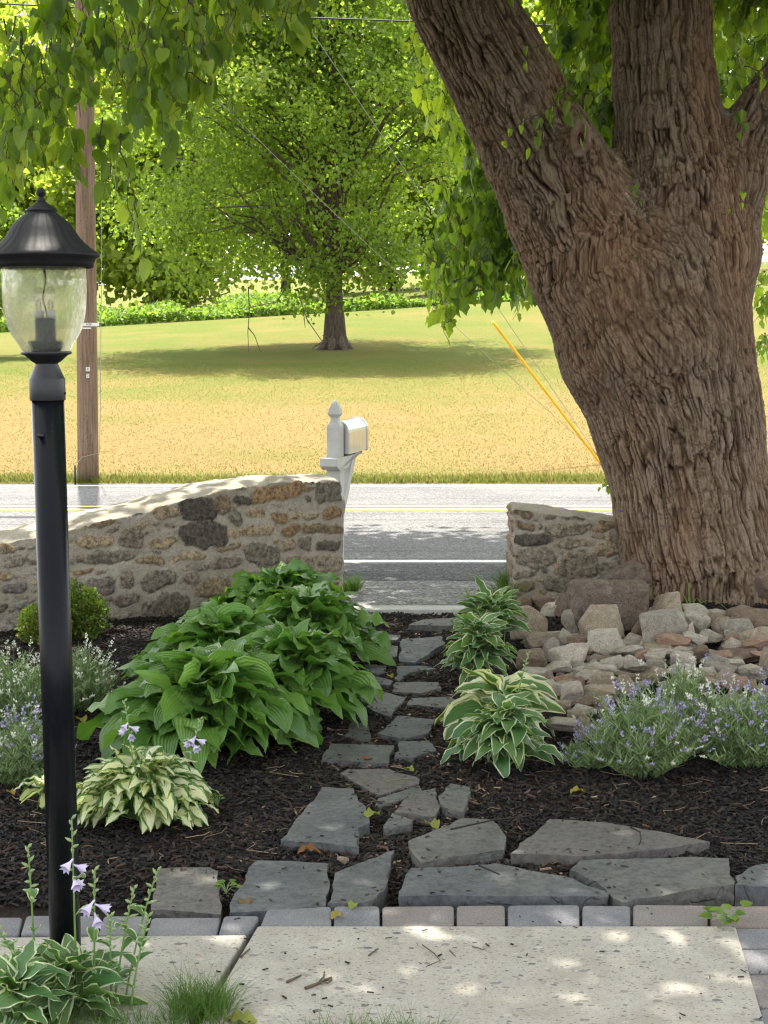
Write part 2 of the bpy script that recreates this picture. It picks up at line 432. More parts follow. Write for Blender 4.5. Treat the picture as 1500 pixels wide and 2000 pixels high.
def slate(name, c1, c2, c3):
    k = N(name); v = k.coord('Object', None, True)
    n1 = k.noise(v, 5, 6, 0.6, 0.5); c = k.ramp(n1, [(0.3, c1), (0.55, c2), (0.75, c3)])
    n2 = k.noise(v, 45, 5, 0.7)
    c = k.mix(k.ramp(n2, [(0.38, 0.8), (0.56, 0.0)]), c, k.mix(1.0, c, (0.5, 0.5, 0.5), 'MULTIPLY'))
    dust = k.ramp(k.noise(v, 14, 6, 0.75), [(0.6, 0.0), (0.78, 0.35)])
    c = k.mix(dust, c, (0.19, 0.15, 0.11))
    c = k.mix(k.ramp(k.noise(v, 2.3, 5, 0.7), [(0.45, 0.0), (0.7, 0.5)]), c, k.mix(1.0, c, (1.25, 1.1, 0.92), 'MULTIPLY'))
    lay = k.ramp(k.noise(k.n('ShaderNodeMapping', i_Vector=v, i_Scale=(1.0, 2.2, 1.0)).outputs[0], 3.5, 3, 0.5, 1.2), [(0.40, 0.0), (0.415, 0.5), (0.5, 0.5), (0.51, 1.0), (0.62, 1.0), (0.63, 1.5)])
    k.bump(k.math('ADD', k.math('ADD', n1, k.math('MULTIPLY', n2, 0.6)), lay), 0.9, 0.008)
    return k.done(c, 0.68, 0.35)
M['slate_blue'] = slate('bluestone', (0.072, 0.078, 0.082), (0.102, 0.108, 0.112), (0.13, 0.134, 0.136))
M['slate_grey'] = slate('grey_slate', (0.08, 0.082, 0.078), (0.112, 0.114, 0.107), (0.14, 0.138, 0.128))
M['slate_brown'] = slate('brown_slate', (0.088, 0.08, 0.074), (0.118, 0.108, 0.1), (0.145, 0.133, 0.12))

def rock(name, c1, c2, c3):
    k = N(name); v = k.coord('Object', None, True)
    n1 = k.noise(v, 6, 6, 0.65, 0.5); c = k.ramp(n1, [(0.3, c1), (0.5, c2), (0.72, c3)])
    n2 = k.noise(v, 40, 6, 0.75)
    c = k.mix(k.ramp(n2, [(0.38, 0.85), (0.56, 0.0)]), c, k.mix(1.0, c, (0.42, 0.39, 0.36), 'MULTIPLY'))
    rust = k.ramp(k.noise(v, 9, 5, 0.7), [(0.6, 0.0), (0.74, 0.6)])
    c = k.mix(rust, c, (0.27, 0.145, 0.075))
    k.bump(k.math('ADD', n1, k.math('MULTIPLY', n2, 0.5)), 0.9, 0.02)
    return k.done(c, 0.85, 0.25)
M['rock_tan'] = rock('tan_rock', (0.29, 0.22, 0.15), (0.43, 0.35, 0.26), (0.54, 0.475, 0.385))
M['rock_grey'] = rock('grey_rock', (0.24, 0.215, 0.175), (0.36, 0.33, 0.275), (0.47, 0.435, 0.375))
M['rock_pale'] = rock('pale_rock', (0.40, 0.34, 0.265), (0.57, 0.51, 0.42), (0.68, 0.635, 0.56))
M['rock_brown'] = rock('brown_rock', (0.17, 0.115, 0.08), (0.26, 0.19, 0.14), (0.33, 0.26, 0.2))
M['rock_orange'] = rock('orange_rock', (0.30, 0.17, 0.10), (0.42, 0.27, 0.19), (0.48, 0.36, 0.28))
M['rock_purple'] = rock('purplish_rock', (0.11, 0.08, 0.062), (0.18, 0.138, 0.11), (0.26, 0.21, 0.175))

def wall_mat():
    k = N('mortared_stone'); lv = k.attr('lv', 'Vector'); v = k.coord()
    wmask = k.attr('st')
    n2 = k.noise(v, 38, 6, 0.72)
    mort = k.ramp(k.noise(v, 7, 5, 0.6), [(0.3, (0.40, 0.355, 0.28)), (0.7, (0.55, 0.50, 0.415))])
    mort = k.mix(k.ramp(n2, [(0.35, 0.4), (0.6, 0.0)]), mort, k.mix(1.0, mort, (0.65, 0.63, 0.6), 'MULTIPLY'))
    n3 = k.noise(v, 95, 5, 0.8)
    mort = k.mix(k.ramp(n3, [(0.38, 0.55), (0.55, 0.0)]), mort, k.mix(1.0, mort, (0.55, 0.52, 0.48), 'MULTIPLY'))
    mort = k.mix(k.ramp(k.noise(v, 3.2, 5, 0.65), [(0.45, 0.0), (0.7, 0.55)]), mort, k.mix(1.0, mort, (0.72, 0.66, 0.58), 'MULTIPLY'))
    stn = k.mix(k.ramp(n2, [(0.38, 1.0), (0.60, 0.0)]), k.mix(1.0, lv, (1.7, 1.68, 1.62), 'MULTIPLY'), k.mix(1.0, lv, (0.58, 0.56, 0.54), 'MULTIPLY'))
    stn = k.mix(k.ramp(n3, [(0.40, 0.7), (0.55, 0.0)]), stn, k.mix(1.0, stn, (0.5, 0.48, 0.46), 'MULTIPLY'))
    rust = k.ramp(k.noise(v, 16, 5, 0.7), [(0.54, 0.0), (0.72, 0.35)])
    stn = k.mix(rust, stn, k.mix(1.0, stn, (1.35, 1.05, 0.75), 'MULTIPLY'))
    c = k.mix(wmask, mort, stn)
    k.bump(k.math('ADD', n2, k.math('MULTIPLY', n3, 0.6)), 1.0, 0.018)
    return k.done(c, 0.9, 0.2)
M['wall'] = wall_mat()

def mulch_ground():
    k = N('dark_mulch_soil'); v = k.coord()
    n1 = k.noise(v, 70, 6, 0.75); c = k.ramp(n1, [(0.35, (0.012, 0.010, 0.009)), (0.6, (0.035, 0.026, 0.020)), (0.75, (0.08, 0.055, 0.04))])
    br = k.ramp(k.noise(v, 2.2, 4), [(0.45, 0.0), (0.65, 0.6)])
    c = k.mix(br, c, k.mix(1.0, c, (2.1, 1.45, 1.1), 'MULTIPLY'))
    k.bump(n1, 1.0, 0.02); return k.done(c, 0.95, 0.15)
M['soil'] = mulch_ground()
def chip_mat():
    k = N('mulch_chip'); r = k.attr('rnd')
    c = k.ramp(r, [(0.0, (0.008, 0.0075, 0.008)), (0.5, (0.026, 0.021, 0.018)), (0.78, (0.05, 0.033, 0.024)), (0.92, (0.13, 0.085, 0.055)), (1.0, (0.32, 0.23, 0.15))])
    return k.done(c, 0.8, 0.25)
M['chip'] = chip_mat()

def field_mat():
    k = N('dry_lawn'); v = k.coord()
    n1 = k.noise(v, 0.35, 5, 0.65); n2 = k.noise(v, 9, 6, 0.7)
    sep = k.n('ShaderNodeSeparateXYZ', i_0=v)
    far = k.n('ShaderNodeMapRange', i_Value=sep.outputs[1], i_1=22.0, i_2=35.0, i_3=0.0, i_4=0.8).outputs[0]  # greener towards the back, also painting in the lawn tree's dark green shadow
    near = k.n('ShaderNodeMapRange', i_Value=sep.outputs[1], i_1=17.0, i_2=18.4, i_3=0.5, i_4=0.0).outputs[0]
    g = k.math('ADD', k.math('ADD', far, near), k.math('MULTIPLY', k.math('SUBTRACT', n1, 0.5), 2.2), clamp=True)
    g = k.math('ADD', g, k.math('MULTIPLY', k.math('SUBTRACT', n2, 0.5), 0.9), clamp=True)
    c = k.mix(g, (0.235, 0.168, 0.064), (0.12, 0.148, 0.03))
    c = k.mix(k.ramp(k.noise(v, 26, 4, 0.8), [(0.35, 0.55), (0.6, 0.0)]), c, k.mix(1.0, c, (0.6, 0.6, 0.5), 'MULTIPLY'))
    k.bump(k.noise(v, 22, 5, 0.8), 0.8, 0.05)
    return k.done(c, 0.95, 0.1)
M['field'] = field_mat()
def blade_mat(name, stops, tr=0.35):
    k = N(name); c = k.ramp(k.attr('rnd'), stops); return k.leaf(c, 0.6, 0.25, tr)
M['dry_blade'] = blade_mat('dry_grass_blade', [(0.0, (0.15, 0.20, 0.035)), (0.4, (0.205, 0.18, 0.047)), (0.7, (0.24, 0.182, 0.066)), (1.0, (0.28, 0.21, 0.095))], 0.6)
M['green_blade'] = blade_mat('green_grass_blade', [(0.0, (0.06, 0.14, 0.02)), (0.7, (0.13, 0.22, 0.04)), (1.0, (0.32, 0.3, 0.12))])

def hosta_mat(name, green, green2, cream, edge=None, centre=None, streak=0.0, spec=0.5):
    """lv.x = across -1..1, lv.y = along 0..1, lv.z = leaf random"""
    k = N(name); lv = k.attr('lv', 'Vector'); sep = k.n('ShaderNodeSeparateXYZ', i_0=lv)
    u = k.math('ABSOLUTE', sep.outputs[0]); t = sep.outputs[1]; r = sep.outputs[2]
    c = k.mix(r, green, green2)
    vv = k.n('ShaderNodeCombineXYZ'); k.l(k.math('MULTIPLY', sep.outputs[0], 5.0), vv.inputs[0]); k.l(k.math('MULTIPLY', t, 1.2), vv.inputs[1]); k.l(k.math('MULTIPLY', r, 40.0), vv.inputs[2])
    jag = k.math('MULTIPLY', k.math('SUBTRACT', k.noise(vv.outputs[0], 2.0, 4, 0.7), 0.5), 0.5 if streak == 0 else 1.3)
    uj = k.math('ADD', u, jag)
    if edge is not None:
        m = k.ramp(uj, [(edge - 0.03, 0.0), (edge + 0.03, 1.0)]); c = k.mix(m, c, cream)
    if centre is not None:
        m = k.ramp(uj, [(centre - 0.05, 1.0), (centre + 0.05, 0.0)]); c = k.mix(m, c, cream)
    spot = k.ramp(k.noise(k.coord('Object'), 38, 4, 0.75), [(0.66, 0.0), (0.72, 0.8)])
    c = k.mix(spot, c, (0.16, 0.12, 0.045))
    c = k.mix(k.ramp(k.noise(k.coord('Object'), 9, 3, 0.6), [(0.4, 0.0), (0.7, 0.4)]), c, k.mix(1.0, c, (1.35, 1.25, 0.8), 'MULTIPLY'))
    vein = k.math('SINE', k.math('MULTIPLY', sep.outputs[0], 26.0))
    b = k.bump(vein, 0.35, 0.004)
    tcol = k.mix(1.0, c, (1.7, 1.8, 0.9), 'MULTIPLY')
    return k.leaf(c, 0.33, spec, 0.32, tcol)
M['hosta_green'] = hosta_mat('green_hosta_leaf', (0.07, 0.165, 0.032), (0.14, 0.26, 0.055), (0, 0, 0), spec=.6)
M['hosta_cream'] = hosta_mat('cream_streaked_hosta_leaf', (0.05, 0.13, 0.03), (0.12, 0.2, 0.05), (0.60, 0.62, 0.41), centre=0.62, streak=1)
M['hosta_edge'] = hosta_mat('white_edged_hosta_leaf', (0.06, 0.15, 0.05), (0.12, 0.21, 0.07), (0.55, 0.6, 0.42), edge=0.82)
M['hosta_wide'] = hosta_mat('white_margin_hosta_leaf', (0.06, 0.14, 0.04), (0.11, 0.19, 0.05), (0.60, 0.6, 0.42), edge=0.62, streak=1)
M['stem'] = simple('green_stem', (0.10, 0.19, 0.05), (0.17, 0.27, 0.08), 30, 0.5)
M['bud'] = simple('green_bud', (0.16, 0.24, 0.09), (0.27, 0.34, 0.16), 50, 0.5)
M['lilac'] = simple('lilac_petal', (0.48, 0.42, 0.62), (0.66, 0.6, 0.75), 30, 0.5)
M['lav_leaf'] = blade_mat('lavender_needle', [(0.0, (0.12, 0.19, 0.065)), (0.5, (0.22, 0.31, 0.12)), (1.0, (0.37, 0.45, 0.25))], 0.25)
def lavf(name, a, b):
    return blade_mat(name, [(0, a), (1, b)], 0.2)
M['lav_purple'] = lavf('purple_lavender_flower', (0.20, 0.17, 0.33), (0.50, 0.46, 0.60))
M['lav_white'] = lavf('creamy_flower', (0.5, 0.52, 0.4), (0.75, 0.76, 0.66))
M['wound'] = simple('pruning_wound_wood', (0.12, 0.075, 0.055), (0.27, 0.18, 0.13), 18, 0.9, bs=0.8, bd=0.01)
M['wound_dark'] = simple('dark_red_heartwood', (0.05, 0.012, 0.008), (0.13, 0.03, 0.02), 25, 0.9, bs=0.8, bd=0.01)

# ================================================================== GROUND
def sm(a, b, x): t = np.clip((x - a) / (b - a), 0, 1); return t * t * (3 - 2 * t)
ZR = -0.08
def zfield(x, y):
    base = np.interp(y, [16.9, 17.35, 19, 26, 34.5, 40, 43.5, 58, 70, 120, 200, 400], [ZR + 0.0, -0.04, 0.03, 0.37, 0.80, 1.18, 1.50, 2.50, 3.0, 5.0, 9.0, 16.0])
    return base + 0.088 * np.clip(x, -60, 60) * sm(28, 75, y) * (1 - 0.6 * sm(60, 200, y)) + 0.02 * vn(np.stack([x * 0.5, y * 0.5, y * 0], 1), 3)
def zgarden(x, y):
    p = np.stack([x, y, x * 0], 1)
    z = 0.009 * vn(p * 1.3, 11) + 0.006 * vn(p * 9, 12) - .004
    z = z + 0.07 * sm(0.75, 1.5, x) * sm(6.6, 8.4, y) + 0.03 * sm(-0.9, -1.5, x) * sm(6, 8, y)
    # lowered where the stone path and slabs lie
    near = 1 - sm(4.15, 4.4, y)
    return z * (1 - near) - 0.045 * near
def zg1(x, y): return float(zgarden(np.array([x]), np.array([y]))[0])

mb = MB(); V, F = grid(np.linspace(-400, 400, 9), np.linspace(-60, 16.9, 7), lambda x, y: np.full(len(x), -0.35)); mb.add(V, F); g0 = mb.build('ground', M['soil']); tag(g0, 'dark bare earth beneath the yard', kind='structure')
mb = MB(); V, F = grid(np.linspace(-9, 9, 260), np.linspace(1.0, 8.66, 160), zgarden); mb.add(V, F)
o = mb.build('garden_soil', M['soil']); tag(o, 'dark mulched soil of the garden bed', kind='structure')
# strip of soil behind the bed, either side of the opening, runs up to the kerb of the road
mb = MB()
V, F = grid(np.linspace(-20, -0.24, 60), np.linspace(8.6, 9.9, 20), lambda x, y: 0.0 - 0.08 * sm(9.3, 9.9, y) - 0.003); mb.add(V, F)
V, F = grid(np.linspace(0.80, 20, 60), np.linspace(8.6, 9.9, 20), lambda x, y: 0.0 - 0.08 * sm(9.3, 9.9, y) - 0.003); mb.add(V, F)
o = mb.build('road_verge', M['soil']); tag(o, 'narrow verge between the stone walls and the road', kind='structure')
xs = np.concatenate([np.linspace(-120, -14, 20), np.linspace(-13.5, 16, 120), np.linspace(18, 120, 20)])
ys = np.concatenate([np.linspace(16.9, 40, 110), np.linspace(41, 400, 60)])
mb = MB(); V, F = grid(xs, ys, zfield); mb.add(V, F); o = mb.build('field', M['field']); tag(o, 'sunlit dry lawn rising beyond the road', kind='structure')
# road
mb = MB(); V, F = grid(np.linspace(-120, 120, 49), np.array([9.88, 11.6, 14.5, 16.95]), lambda x, y: np.full(len(x), ZR)); mb.add(V, F)
o = mb.build('road', M['asphalt']); tag(o, 'grey two-lane asphalt road', kind='structure')
mb = MB()
xs = np.linspace(-30, 30, 400); e1 = 9.88 + 0 * xs; e2 = 10.98 + 0.02 * vn(np.stack([xs * 3, xs * 0, xs * 0], 1), 5)
V = np.concatenate([np.stack([xs, e1, 0 * xs + ZR + 0.004], 1), np.stack([xs, e2, 0 * xs + ZR + 0.004], 1)]); i = np.arange(399)
mb.add(V, np.stack([i, i + 1, i + 401, i + 400], 1)); o = mb.build('road_shoulder', M['asphalt_new']); tag(o, 'dark asphalt shoulder along the road edge', kind='structure')
def line(nm, y0, y1, m, lab, z=0.004):
    mb = MB(); V, F = grid(np.linspace(-60, 60, 61), np.array([y0, y1]), lambda x, y: np.full(len(x), ZR + z)); mb.add(V, F)
    tag(mb.build(nm, m), lab, kind='structure')
yw = P(0, 1097, ZR)[1]; yy = P(0, 993, ZR)[1]
line('road_marking', yw - 0.06, yw + 0.06, M['paint_white'], 'white edge line nearest the garden')
line('road_marking', yy - 0.19, yy - 0.08, M['paint_yellow'], 'nearer yellow centre line')
line('road_marking', yy + 0.08, yy + 0.19, M['paint_yellow'], 'farther yellow centre line')
line('road_marking', 16.62, 16.72, M['paint_white'], 'white edge line on the far side')
# walkway through the opening in the wall
mb = MB(); V, F = grid(np.linspace(-0.26, 0.82, 40), np.linspace(8.72, 9.72, 40), lambda x, y: 0.004 + 0.004 * vn(np.stack([x * 8, y * 8, x * 0], 1), 9)); mb.add(V, F)
box(mb, (-0.26, 8.72, -0.3), (0.82, 9.72, -0.02))
xs = np.linspace(-0.26, 0.82, 40)
V = np.concatenate([np.stack([xs, 0 * xs + 9.72, 0 * xs + 0.004], 1), np.stack([xs, 0 * xs + 9.90, 0 * xs + ZR + 0.001], 1)]); i = np.arange(39); mb.add(V, np.stack([i, i + 1, i + 41, i + 40], 1))
o = mb.build('path', M['asphalt_old']); tag(o, 'short worn asphalt walk through the gap in the wall', kind='structure')
mb = MB(); box(mb, (-0.29, 8.585, -0.25), (0.80, 8.72, 0.022)); o = bev(mb.build('kerb', M['curb']), 0.006); tag(o, 'pale concrete edging at the end of the walk', kind='structure')

# ---- concrete slabs
def prism(mb, pts, z0, z1, mi=0):
    n = len(pts); V = [(p[0], p[1], z1) for p in pts] + [(p[0], p[1], z0) for p in pts]
    mb.add(V, [tuple(range(n)), tuple(range(2 * n - 1, n - 1, -1))] + [(k, k + n, (k + 1) % n + n, (k + 1) % n) for k in range(n)], mi, smooth=False)
ZS = 0.03
a = P(503, 1808, ZS); b = P(1437, 1808, ZS); c = P(1494, 2000, ZS); d = P(398, 1985, ZS)
def ext(p, q, y): t = (y - p[1]) / (q[1] - p[1]); return p + (q - p) * t
c = ext(b, c, 2.4); d = ext(a, d, 2.4)
def ccw(p):
    s_ = sum(p[i][0] * p[(i + 1) % len(p)][1] - p[(i + 1) % len(p)][0] * p[i][1] for i in range(len(p)))
    return p if s_ > 0 else p[::-1]
mb = MB(); prism(mb, ccw([a, b, c, d]), -0.2, ZS); o = bev(mb.build('path', M['concrete']), 0.006, 3); tag(o, 'large exposed aggregate concrete slab', kind='structure')
a2 = P(482, 1825, ZS); d2 = ext(a2, P(378, 1985, ZS), 2.4)
mb = MB(); prism(mb, ccw([P(-200, 1832, ZS), a2, d2, np.array([-2.2, 2.4, 0])]), -0.2, ZS); o = bev(mb.build('path', M['concrete']), 0.006, 3); tag(o, 'concrete slab beside the lamp post', kind='structure')

# ---- pavers
def paver_at(pts, m, lab, grp='concrete pavers edging the slabs', z=None):
    pts = ccw([P(*p, 0.028) for p in pts]); cx = sum(p[0] for p in pts) / len(pts); cy = sum(p[1] for p in pts) / len(pts)
    q = []
    for p in pts: q.append((cx + (p[0] - cx) * 0.975, cy + (p[1] - cy) * 0.965, 0))
    # round the corners a bit in plan
    rr = []
    n = len(q)
    for k in range(n):
        p0, p1, p2 = np.array(q[k - 1]), np.array(q[k]), np.array(q[(k + 1) % n])
        r_ = 0.011
        for t in (0, 0.5, 1):
            A = p1 + (p0 - p1) / np.linalg.norm(p0 - p1) * r_; B = p1 + (p2 - p1) / np.linalg.norm(p2 - p1) * r_
            rr.append((1 - t) ** 2 * A + 2 * t * (1 - t) * p1 + t * t * B)
    loc = Vector((cx, cy, 0.0))
    mb = MB(); prism(mb, [(p[0] - cx, p[1] - cy) for p in rr], -0.06, 0.024 + random.uniform(-0.003, 0.004))
    o = bev(mb.build('paver', m), 0.006, 3); o.location = loc; o.rotation_euler = (random.uniform(-.012, .012), random.uniform(-.012, .012), 0); tag(o, lab, 'paver', grp)
xs = [503, 648, 742, 888, 987, 1133, 1232, 1383, 1530]
ms = ['paver_grey', 'paver_grey', 'paver_pink', 'paver_pink', 'paver_grey', 'paver_grey', 'paver_pink', 'paver_brown']
lb = ['grey paver at the upper left corner of the big slab', 'small square grey paver below the pointed flagstone', 'pinkish paver left of the square one with a sun patch', 'square pinkish paver below the long blue flagstone',
      'long grey paver under the middle of the long blue flagstone', 'square grey paver below the tip joint of two long flagstones', 'pinkish paver in front of the right-hand wide flagstone', 'brownish corner paver with a weed sprouting beside it']
for k in range(8):
    x0, x1 = xs[k], xs[k + 1]; sh = lambda x, y: x + (x - 960) * 0.0  # joints nearly vertical in view
    paver_at([(x0 + 3, 1806), (x1 + 1, 1806), (x1, 1764 + (k == 0) * 1), (x0 + 3 + (k == 0) * 14, 1764 + (k == 0) * 8)], M[ms[k]], lb[k])
xl = [-80, 38, 190, 283, 425, 500]
ll = ['grey paver at the left edge, left of the lamp post', 'grey paver directly behind the lamp post', 'grey paver just right of the lamp post', 'grey paver below the small dull flagstone', 'small wedge paver beside the joint between slabs']
for k in range(5):
    paver_at([(xl[k], 1824), (xl[k + 1] - (k == 4) * 16, 1824), (xl[k + 1] + 8, 1786), (xl[k] + 12, 1786)], M['paver_grey'], ll[k])
paver_at([(1438, 1850), (1560, 1850), (1550, 1810), (1425, 1810)], M['paver_grey'], 'grey paver right of the big slab below the corner paver')
paver_at([(1456, 1898), (1580, 1898), (1562, 1852), (1440, 1852)], M['paver_grey'], 'second grey paver down the right side of the big slab')
paver_at([(1478, 1965), (1620, 1965), (1582, 1900), (1458, 1900)], M['paver_pink'], 'pinkish paver third down the right side of the big slab')
paver_at([(1495, 2040), (1640, 2040), (1622, 1967), (1480, 1967)], M['paver_grey'], 'grey paver lowest on the right side of the big slab')

# ---- flagstones: (outline px, material, label, top z, thickness)
FS = [
 ([(548, 1640), (625, 1545), (632, 1537), (690, 1540), (712, 1578), (723, 1607), (700, 1620), (698, 1655), (600, 1645)], 'slate_blue', 'broad flat blue-grey flagstone with a pale chip below the green plants', .045, .05),
 ([(800, 1643), (905, 1598), (962, 1600), (992, 1640), (988, 1660), (880, 1672), (822, 1686), (810, 1672)], 'slate_grey', 'grey flagstone with a ragged brown front edge', .05, .06),
 ([(997, 1668), (1075, 1600), (1180, 1606), (1388, 1643), (1250, 1662), (1140, 1672)], 'slate_brown', 'long pointed flagstone with two round sun patches', .045, .045),
 ([(780, 1748), (803, 1696), (970, 1688), (1120, 1716), (1190, 1745), (1190, 1752), (900, 1749)], 'slate_blue', 'longest bluish flagstone lying against the pavers', .055, .07),
 ([(1114, 1698), (1130, 1680), (1325, 1674), (1424, 1677), (1433, 1728), (1340, 1740), (1215, 1762), (1190, 1745), (1165, 1722)], 'slate_grey', 'wide grey flagstone with a straight right side at the front', .05, .05),
 ([(1434, 1710), (1475, 1692), (1600, 1670), (1620, 1740), (1436, 1730)], 'slate_blue', 'dark flagstone cut by the right edge of the view', .05, .05),
 ([(450, 1782), (456, 1752), (500, 1680), (642, 1686), (646, 1735), (635, 1770), (540, 1776)], 'slate_blue', 'squarish blue-grey flagstone with a curved chip in front', .04, .03),
 ([(640, 1765), (655, 1705), (768, 1660), (750, 1738), (735, 1755), (710, 1766)], 'slate_blue', 'narrow flagstone tapering to a point at upper right', .04, .03),
 ([(295, 1776), (312, 1696), (410, 1694), (425, 1702), (431, 1786)], 'slate_brown', 'dull square flagstone left of the others at the front', .035, .025),
 ([(748, 1617), (764, 1588), (803, 1602), (800, 1610)], 'slate_grey', 'smallest wedge flagstone in the middle of the path', .04, .04),
 ([(770, 1586), (800, 1548), (850, 1538), (858, 1572), (845, 1595)], 'slate_brown', 'brownish trapezoid flagstone with a soft sun patch', .04, .04),
 ([(733, 1573), (740, 1560), (820, 1534), (822, 1546), (790, 1560)], 'slate_grey', 'thin sliver flagstone below the brown curved one', .03, .03),
 ([(858, 1555), (880, 1530), (915, 1538), (914, 1562), (902, 1586), (868, 1576)], 'slate_grey', 'tilted grey flagstone tucked under the front striped hosta', .05, .06),
 ([(664, 1510), (676, 1503), (760, 1502), (822, 1520), (815, 1530), (740, 1552), (718, 1544)], 'slate_brown', 'brown curved flagstone above the dry brown leaf', .035, .025),
 ([(628, 1484), (645, 1452), (770, 1456), (760, 1490)], 'slate_grey', 'level grey flagstone under the drooping leaf tip', .04, .04),
 ([(770, 1478), (785, 1448), (838, 1446), (850, 1466), (805, 1480)], 'slate_blue', 'small blue flagstone strewn with bark bits', .035, .03),
 ([(740, 1432), (780, 1398), (852, 1406), (835, 1432), (785, 1445)], 'slate_blue', 'blue kite-shaped flagstone with dark debris on it', .04, .03),
 ([(672, 1438), (690, 1408), (722, 1418), (720, 1448)], 'slate_grey', 'dark flagstone half hidden under the hosta leaves', .03, .03),
 ([(694, 1350), (740, 1348), (790, 1362), (768, 1390), (762, 1400), (722, 1384)], 'slate_grey', 'grey flagstone with a bright sunlit lower corner', .04, .04),
 ([(795, 1376), (802, 1364), (880, 1360), (905, 1372), (860, 1382)], 'slate_grey', 'flagstone left of the cream-leaved hosta', .035, .03),
 ([(766, 1350), (772, 1332), (858, 1332), (864, 1344), (820, 1354)], 'slate_grey', 'flat brick-like flagstone near the middle of the path', .04, .04),
 ([(772, 1326), (776, 1301), (828, 1300), (850, 1306), (800, 1313), (784, 1326)], 'slate_blue', 'flagstone half covered by mulch below the large far one', .03, .02),
 ([(716, 1328), (722, 1316), (768, 1330), (762, 1338), (720, 1334)], 'slate_blue', 'slim flagstone above the sunlit one on the left', .03, .02),
 ([(714, 1310), (716, 1298), (756, 1300), (752, 1314), (736, 1318)], 'slate_blue', 'small blue flagstone beside a yellow fallen leaf', .03, .02),
 ([(779, 1292), (785, 1248), (862, 1243), (868, 1256), (812, 1294)], 'slate_blue', 'large light blue flagstone far up the path', .04, .03),
 ([(730, 1272), (752, 1260), (776, 1262), (774, 1282), (745, 1284)], 'slate_grey', 'flagstone carrying a round pale leaf', .035, .03),
 ([(722, 1264), (724, 1252), (764, 1256), (745, 1264)], 'slate_grey', 'little flagstone left of the large far one', .03, .02),
 ([(750, 1250), (752, 1240), (780, 1241), (778, 1250)], 'slate_grey', 'tiny flagstone farthest along the left side', .03, .02),
 ([(798, 1221), (824, 1210), (905, 1205), (906, 1215), (880, 1222)], 'slate_grey', 'sunlit flagstone propped against the pale edging', .05, .05),
]
def stone_poly(pts, seed):
    r_ = np.random.default_rng(seed); out = []
    n = len(pts)
    for k in range(n):
        a, b = pts[k][:2], pts[(k + 1) % n][:2]; L = np.linalg.norm(b - a); m_ = max(2, int(L / 0.025))
        nn = np.array([-(b - a)[1], (b - a)[0]]) / max(L, 1e-6)
        for q in range(m_):
            t = q / m_; p = a + (b - a) * t
            f = vn(np.array([[p[0] * 14, p[1] * 14, seed]]), 21)[0] * 0.009 + vn(np.array([[p[0] * 45, p[1] * 45, seed]]), 22)[0] * 0.004
            out.append(p + nn * f)
    return out
def flag(pts, m, lab, zt, th, seed):
    W = ccw([P(x, y, zt) for x, y in pts]); q = stone_poly(W, seed)
    c = np.mean(q, 0); q = [p - c for p in q]
    bm = bmesh.new()
    top = [bm.verts.new((p[0], p[1], 0)) for p in q]; f = bm.faces.new(top)
    ex = bmesh.ops.extrude_face_region(bm, geom=[f]); vs = [v for v in ex['geom'] if isinstance(v, bmesh.types.BMVert)]
    for v in top: v.co.z -= th + 0.03; v.co.x *= 1.0
    bmesh.ops.recalc_face_normals(bm, faces=bm.faces)
    for v in vs: v.co.z += 0.0
    tf = max(bm.faces, key=lambda f: f.calc_center_median().z if len(f.verts) > 4 else -9)
    ins = bmesh.ops.inset_region(bm, faces=[tf], thickness=0.006, depth=0.0)
    rim = set(v for v in vs) - set(tf.verts)
    for v in rim: v.co.z -= 0.005 + 0.004 * random.random()
    bmesh.ops.inset_region(bm, faces=[tf], thickness=0.012, depth=0.0)
    side = [e for e in bm.edges if abs(e.verts[0].co.z - e.verts[1].co.z) > 0.02]
    bmesh.ops.subdivide_edges(bm, edges=side, cuts=3)
    for v in bm.verts:
        if v.co.z < -0.012: 
            n_ = vn(np.array([[v.co.x * 30, v.co.y * 30, v.co.z * 120]]), seed)[0]; v.co.x *= 1 + 0.02 * n_; v.co.y *= 1 + 0.02 * n_
        v.co.z += 0.0015 * vn(np.array([[v.co.x * 12, v.co.y * 12, seed]]), 4)[0]
    me = bpy.data.meshes.new('flagstone'); bm.to_mesh(me); bm.free(); me.materials.append(M[m])
    o = bpy.data.objects.new('flagstone', me); C.objects.link(o); o.location = (c[0], c[1], zt)
    tag(o, lab, 'flagstone', 'slate flagstones of the garden path')
for k, (pts, m, lab, zt, th) in enumerate(FS): flag(pts, m, lab, zt * .58, th, k + 1)

